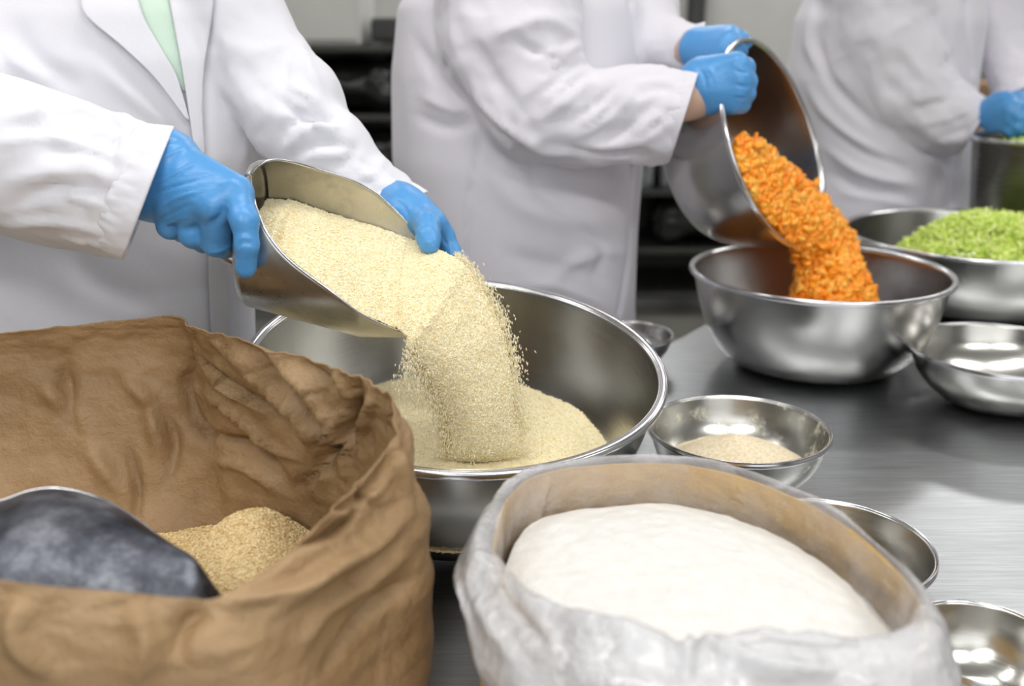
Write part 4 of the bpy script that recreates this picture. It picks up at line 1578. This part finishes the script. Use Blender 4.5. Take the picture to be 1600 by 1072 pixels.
armsk2 = [[(P(795, -40, 1.62), .06), (P(850, 165, 1.56), .045), (P(960, 172, 1.54), .040), (P(1060, 152, 1.53), .032), (P(1092, 145, 1.53), .031), (P(1125, 132, 1.53), .022)],
          [(P(985, -20, 1.84), .05), (P(1005, 60, 1.79), .04), (P(1060, 76, 1.74), .031), (P(1092, 78, 1.71), .028), (P(1115, 72, 1.69), .020)]]
p2 = body('person', 'person in a white lab coat tipping the steel bowl of carrots', (.03, 1.78, 0), s2, armsk2, (.10, 1.74, 1.72), .9, [(-.05, 1.72, 0), (.06, 1.86, 0)])
F2s = [([(700, 80), (760, 170), (830, 225), (880, 245)], 8, 5), ([(842, 120), (872, 100), (900, 95)], 4, -6, 'v'), ([(850, 165), (880, 140), (912, 125)], 4, -6, 'v'), ([(900, 195), (935, 175), (960, 145)], 5, 6), ([(960, 225), (1000, 205), (1035, 175)], 5, 5),
       ([(1000, 150), (1025, 140), (1055, 145)], 4, -4), ([(1010, 200), (1035, 190), (1050, 170)], 4, -4), ([(870, 175), (905, 150), (925, 120)], 4, 5), ([(760, 60), (850, 30), (905, 60)], 12, 5), ([(830, 95), (880, 80), (915, 70)], 8, 6), ([(840, 150), (880, 120), (915, 95)], 7, -7), ([(860, 130), (900, 115), (925, 105)], 6, 6), ([(850, 185), (890, 150), (930, 130)], 8, 6), ([(880, 200), (930, 165), (975, 120)], 7, -6),
       ([(900, 215), (960, 180), (1000, 130)], 7, 5), ([(940, 220), (990, 190), (1030, 150)], 7, -5), ([(920, 235), (1000, 220), (1050, 190)], 9, 5), ([(860, 225), (930, 240), (1020, 235)], 7, -4), ([(990, 135), (1030, 128), (1062, 135)], 6, 3),
       ([(740, 60), (780, 130), (830, 190)], 16, -4), ([(700, 40), (730, 110), (790, 190)], 14, 4), ([(815, 210), (850, 232), (900, 240)], 8, 4), ([(800, 60), (860, 90), (890, 60)], 8, -5)]
F2b = [([(755, 160), (748, 230), (735, 300), (725, 400)], 3.5, -4, 'e'), ([(990, 255), (987, 340), (980, 420), (968, 490)], 3.5, -7, 'e'), ([(985, 0), (993, 50), (1003, 108)], 4, -4, 'e'),
       ([(650, 60), (690, 130), (760, 180)], 12, -5), ([(660, 150), (710, 170), (755, 165)], 9, 5), ([(650, 180), (700, 200), (745, 190)], 9, -4), ([(820, 240), (850, 300), (900, 330)], 16, -5), ([(760, 260), (830, 330), (960, 350)], 20, 4),
       ([(860, 440), (920, 400), (975, 395)], 12, 5), ([(800, 400), (880, 420), (960, 440)], 14, -5), ([(820, 440), (880, 450), (950, 480)], 9, 5), ([(900, 350), (940, 390), (930, 440)], 10, -4), ([(680, 90), (700, 110), (720, 110)], 8, -5)]
coat(p2, s2, .45, [bR, bL], .0062, [(a_[0], a_[1] * .9, a_[2] * 1.25, *a_[3:]) for a_ in F2s], [(a_[0], a_[1], a_[2] * 1.3, *a_[3:]) for a_ in F2b], 201, M_coat2, .009)
# near fist over the rim
k1, k2, k3, k4 = H(1150, 102, 1.505), H(1155, 122, 1.50), H(1152, 142, 1.50), H(1146, 160, 1.505)
metas = [(H(1098, 118, 1.53), k1, .028, .019), (H(1098, 132, 1.525), k2, .028, .019), (H(1098, 145, 1.525), k3, .028, .0185), (H(1096, 156, 1.53), k4, .024, .017), (H(1090, 135, 1.53), H(1110, 135, 1.525), .033, .035)]
ch = [[(k1, .0175), (H(1164, 106, 1.515), .0145), (H(1166, 108, 1.545), .012), (H(1156, 110, 1.56), .011)],
      [(k2, .0175), (H(1168, 127, 1.51), .0140), (H(1168, 128, 1.54), .012), (H(1158, 128, 1.555), .011)],
      [(k3, .0165), (H(1165, 146, 1.51), .0140), (H(1166, 147, 1.54), .012), (H(1156, 146, 1.555), .011)],
      [(k4, .0155), (H(1158, 163, 1.515), .0130), (H(1160, 163, 1.54), .011), (H(1152, 162, 1.555), .010)],
      [(H(1118, 150, 1.56), .016), (H(1130, 160, 1.575), .0135), (H(1138, 168, 1.58), .011)]]
glove('glove', metas, ch, p2, [([(1085, 100), (1100, 118), (1104, 140)], 3, -1.6), ([(1095, 98), (1112, 112), (1120, 130)], 3, 1.2), ([(1150, 110), (1160, 113), (1170, 113)], 2.2, -2), ([(1150, 132), (1162, 135), (1172, 134)], 2.2, -2), ([(1146, 152), (1158, 154), (1168, 153)], 2.2, -2)])
k1, k2, k3, k4 = H(1140, 57, 1.66), H(1138, 64, 1.645), H(1134, 76, 1.64), H(1128, 88, 1.64)
metas = [(H(1095, 68, 1.71), k1, .026, .018), (H(1095, 76, 1.70), k2, .026, .018), (H(1094, 84, 1.70), k3, .025, .0175), (H(1093, 88, 1.70), k4, .024, .016), (H(1086, 76, 1.71), H(1100, 76, 1.70), .030, .030)]
ch = [[(k1, .0165), (H(1155, 60, 1.655), .0130), (H(1166, 66, 1.66), .011)],
      [(k2, .0165), (H(1150, 72, 1.64), .0130), (H(1158, 80, 1.65), .011)],
      [(k3, .0160), (H(1146, 86, 1.635), .0130), (H(1152, 94, 1.65), .011)],
      [(k4, .015), (H(1138, 98, 1.635), .012), (H(1144, 104, 1.65), .010)],
      [(H(1108, 58, 1.70), .015), (H(1126, 52, 1.685), .0125), (H(1144, 52, 1.675), .011)]]
glove('glove', metas, ch, p2)

# ---------------- person at the back
s3 = [(.52, .93, 2.56, .24, .19), (1.05, .915, 2.54, .21, .19), (1.15, .90, 2.54, .225, .19), (1.27, .885, 2.53, .238, .19), (1.40, .89, 2.53, .232, .18), (1.48, .90, 2.54, .21, .155), (1.54, .92, 2.55, .15, .11), (1.58, .93, 2.56, .08, .07)]
d3 = P(1522 + 80, 198 + 35, 2.31) - P(1522, 198, 2.32)
d4 = P(1592 + 8, 148 + 30, 2.38) - P(1592, 148, 2.42)
cR = sleeve([(P(1365, -30, 2.42), .115), (P(1375, 50, 2.40), .108), (P(1418, 140, 2.38), .098), (P(1470, 178, 2.35), .078), (P(1522, 198, 2.31), .055)], .050, d3, amp=.011, gather=.004, freq=10, cuff=.03)
cL = sleeve([(P(1545, -10, 2.66), .08), (P(1565, 70, 2.60), .06), (P(1588, 140, 2.48), .045)], .042, d4, amp=.006, gather=.003, cuff=.03)
armsk3 = [[(P(1370, -20, 2.42), .06), (P(1420, 140, 2.38), .05), (P(1522, 196, 2.31), .03), (P(1545, 196, 2.28), .026), (P(1565, 188, 2.26), .02)],
          [(P(1545, -10, 2.66), .05), (P(1565, 72, 2.61), .028), (P(1588, 142, 2.49), .022), (P(1596, 165, 2.42), .022)]]
p3 = body('person', 'person in a white lab coat working over the dark pot at the far right', (.93, 2.56, 0), s3, armsk3, (.98, 2.50, 1.76), .95, [(.86, 2.50, 0), (.96, 2.66, 0)])
F3s = [([(1400, 60), (1440, 110), (1480, 150)], 14, 5), ([(1430, 170), (1470, 160), (1500, 150)], 7, -6), ([(1440, 195), (1480, 185), (1520, 170)], 7, 6), ([(1460, 220), (1500, 205), (1530, 190)], 7, -5), ([(1380, 120), (1420, 160), (1470, 200)], 14, -4)]
F3b = [([(1275, 60), (1300, 130), (1370, 200)], 9, -6), ([(1260, 130), (1310, 200), (1400, 260)], 9, 6), ([(1280, 180), (1340, 230), (1430, 270)], 8, -6), ([(1290, 230), (1350, 270), (1430, 290)], 8, 6), ([(1300, 270), (1350, 300), (1420, 310)], 8, -6),
       ([(1310, 300), (1380, 310), (1440, 330)], 7, 5), ([(1270, 10), (1265, 70), (1290, 120)], 9, 5), ([(1500, 240), (1495, 280), (1490, 320)], 4, -7, 'e'), ([(1510, 0), (1515, 60), (1522, 110)], 4, -5, 'e'), ([(1440, 240), (1470, 270), (1475, 310)], 8, 5)]
coat(p3, s3, .45, [cR, cL], .008, F3s, [(a_[0], a_[1], a_[2] * 1.7, *a_[3:]) for a_ in F3b], 301, M_coat2, .010)
k1, k2, k3, k4 = H(1572, 158, 2.24), H(1578, 172, 2.22), H(1578, 186, 2.22), H(1572, 198, 2.23)
metas = [(H(1546, 176, 2.28), k1, .030, .022), (H(1546, 184, 2.28), k2, .030, .022), (H(1546, 190, 2.28), k3, .029, .021), (H(1546, 194, 2.28), k4, .026, .020), (H(1552, 176, 2.27), H(1562, 168, 2.26), .034, .034)]
ch = [[(k1, .019), (H(1590, 170, 2.21), .0155), (H(1592, 190, 2.21), .0135), (H(1588, 204, 2.22), .012)],
      [(k2, .019), (H(1594, 184, 2.20), .0155), (H(1595, 202, 2.20), .0135), (H(1590, 212, 2.21), .012)],
      [(k3, .018), (H(1590, 198, 2.20), .0150), (H(1588, 210, 2.21), .013)],
      [(k4, .017), (H(1580, 206, 2.21), .0140), (H(1578, 214, 2.22), .012)],
      [(H(1556, 196, 2.25), .016), (H(1562, 206, 2.24), .0135), (H(1570, 212, 2.24), .012)]]
glove('glove', metas, ch, p3)
metas = [(H(1592, 160, 2.43), H(1602, 180, 2.38), .028, .026), (H(1596, 162, 2.42), H(1612, 186, 2.35), .026, .022)]
ch = [[(H(1604, 184, 2.36), .016), (H(1612, 200, 2.33), .014), (H(1610, 212, 2.30), .012)], [(H(1612, 184, 2.36), .016), (H(1622, 200, 2.33), .014), (H(1620, 212, 2.30), .012)],
      [(H(1618, 182, 2.36), .015), (H(1630, 198, 2.33), .013), (H(1630, 210, 2.30), .012)], [(H(1622, 178, 2.37), .014), (H(1638, 192, 2.34), .012), (H(1640, 204, 2.31), .011)],
      [(H(1600, 176, 2.36), .015), (H(1600, 192, 2.32), .013), (H(1602, 204, 2.29), .011)]]
glove('glove', metas, ch, p3)

# ------------------------------------------------------------------ background
def shelving(x0, x1, y, dpt, shelves, label, htop, sm=None, back=True):
    sm = sm or M_darksteel
    e = empty('shelving_unit', ((x0 + x1) / 2, y, 0))
    tag(e, label, 'shelf', 'shelving units')
    for z in shelves:
        settle(bevel(mk('shelf', *box(((x0 + x1) / 2, y, z), (x1 - x0, dpt, .03)), sm, smooth=False), .004), e)
    if back: settle(mk('dark_backing', *box(((x0 + x1) / 2, y + dpt / 2 + .012, (shelves[0] + htop) / 2), (x1 - x0, .02, htop - shelves[0])), M_darksteel, smooth=False), e)  # added dark sheet, keeps the gaps between shelves from showing bright
    for x in (x0 + .02, x1 - .02):
        for yy in (y - dpt / 2 + .02, y + dpt / 2 - .02):
            settle(mk('post', *tube([(x, yy, 0), (x, yy, htop / 2), (x, yy, htop)], .017, 10), sm), e)
    return e


def bagged(x, y, z, sx, sy, sz, label, seed, m=None, name='wrapped_bundle', cat='bundle', grp='black wrapped bundles'):
    f = Field((x - sx / 2 - .06, y - sy / 2 - .06, z - .03), (x + sx / 2 + .06, y + sy / 2 + .06, z + sz + .06), .016)
    r = min(sx, sy, sz) * .32
    for a in (-1, 1):
        for b_ in (-1, 1):
            f.cone((x + a * (sx / 2 - r), y + b_ * (sy / 2 - r), z + r), (x + a * (sx / 2 - r) * .95, y + b_ * (sy / 2 - r) * .9, z + sz - r), r, r * .95, .12)
    f.ell((x, y, z + sz / 2), (sx / 2, sy / 2, sz / 2), .05)
    V, Fc = f.mesh()
    N = vnormals(V, Fc)
    V = V + N * (fbm(V * np.array([7, 7, 16]), 4, seed, True) * .016)[:, None]
    V[:, 2] = np.maximum(V[:, 2], z)
    o = mk(name, V - np.array([x, y, z]), Fc, m or M_blackbag)
    o.location = (x, y, z)
    return tag(o, label, cat, grp)


SY = 5.0
shelving(-1.75, -.42, SY, .6, (.22, .60, .98, 1.28), 'steel shelving unit with black bundles, seen between the first two workers', 1.30)
bagged(-1.38, SY, 1.00 - .005, .5, .5, .24, 'black wrapped bundle on the shelf left of the middle worker', 1)
bagged(-.78, SY, 1.00 - .005, .55, .5, .23, 'black wrapped bundle directly left of the middle worker, upper shelf', 2)
bagged(-1.35, SY, .615, .5, .5, .30, 'glossy black bundle on the middle shelf near the first worker', 3)
bagged(-.78, SY, .615, .5, .5, .28, 'glossy black bundle on the middle shelf near the middle worker', 4)
bagged(-1.3, SY, .235, .5, .5, .30, 'black bundle on the lowest shelf by the first worker', 5)
bagged(-.75, SY, .235, .5, .5, .28, 'black bundle on the lowest shelf by the middle worker', 6)
e = empty('storage_cabinet', (-1.05, SY, 1.295))
tag(e, 'pale enamel box on top of the shelving behind the first worker', 'cabinet')
settle(bevel(mk('body', *box((-1.07, SY, 1.295 + .20), (.80, .5, .40)), M_whitebox, smooth=False), .01), e)
settle(bevel(mk('door', *box((-1.07, SY - .256, 1.295 + .20), (.76, .012, .36)), M_whitebox, smooth=False), .004), e)
e = empty('oven', (-.50, SY, 1.295))
bevel(tag(mk('dark_tray', *box((-.50, SY, 1.36), (.26, .45, .10)), M_crate, smooth=False), 'dark tray on the shelving beside the pale enamel box', 'tray'), .015)
bpy.data.objects.remove(e)

# glassy jars, pans on low trolley between middle worker and tipped bowl
shelving(.35, 1.75, 5.1, .55, (.12, .34, .62, .86), 'low steel trolley with trays, seen below the tipped bowl', .88)
for i, (x, z, r, hh_) in enumerate([(.62, .636, .07, .14), (.80, .636, .08, .16), (1.0, .636, .07, .13), (.70, .876, .06, .16), (1.15, .876, .07, .16), (1.3, .636, .07, .14)]):
    pr = catmull([(.001, 0), (r * .9, 0), (r, .02), (r, hh_ * .7), (r * .75, hh_ * .85), (r * .7, hh_)], 24)
    V, Fc = lathe(pr, 32)
    e = empty('storage_jar', (x, 5.0, z))
    tag(e, ['glass jar on the trolley, leftmost of its shelf', 'taller glass jar on the trolley', 'glass jar on the trolley beside the taller one', 'glass jar on the trolley top near the middle worker', 'glass jar on the trolley top below the tipped bowl', 'rightmost glass jar on the trolley'][i], 'jar', 'glass jars')
    mk('jar_body', V, Fc, M_jar, e)
    V, Fc = lathe([(.001, hh_ + .02), (r * .76, hh_ + .02), (r * .78, hh_ - .005), (r * .72, hh_ - .006)], 32)
    mk('lid', V, Fc, M_leg, e)
bagged(1.0, 5.1, .357, .6, .45, .22, 'dark bundle on the bottom shelf of the low trolley', 9)
# right side
shelving(1.9, 3.4, 4.6, .6, (.25, .70, 1.02), 'steel shelving with cartons behind the dark pot at the right edge', 1.05)
for i, (x, z, sx, sz) in enumerate([(2.18, .716, .34, .16), (2.6, .716, .42, .22), (2.2, 1.036, .40, .10), (3.05, .716, .4, .2), (2.3, .266, .5, .3)]):
    e = empty('carton', (x, 4.6, z))
    tag(e, ['flat brown carton low behind the back worker', 'larger brown carton beside the flat one', 'brown carton on the top shelf behind the pot', 'brown carton at the far end of the shelf', 'brown carton on the bottom shelf'][i], 'carton', 'brown cartons')
    settle(bevel(mk('box_body', *box((x, 4.6, z + sz / 2), (sx, .42, sz)), M_carton, smooth=False), .004), e)
    settle(mk('flap', *box((x, 4.6, z + sz + .003), (sx * .98, .41, .005)), M_carton, smooth=False), e)
# wall equipment: pipe and rail high on the back wall
o = mk('wall_pipe', *tube([(1.18, 6.9, 0.1), (1.18, 6.9, 1.5), (1.18, 6.9, 2.9)], .06, 16), M_crate)
tag(o, 'dark vertical pipe on the back wall beside the far gloved hand', 'pipe')
e = empty('wall_shelf', (3.0, 6.8, 1.2))
tag(e, 'grey steel shelf on the back wall in the top right corner', 'shelf')
settle(bevel(mk('board', *box((3.0, 6.80, 1.22), (1.3, .36, .04)), M_leg, smooth=False), .004), e)
for x in (2.5, 3.5):
    settle(mk('bracket', *box((x, 6.84, 1.13), (.03, .26, .14)), M_leg, smooth=False), e)
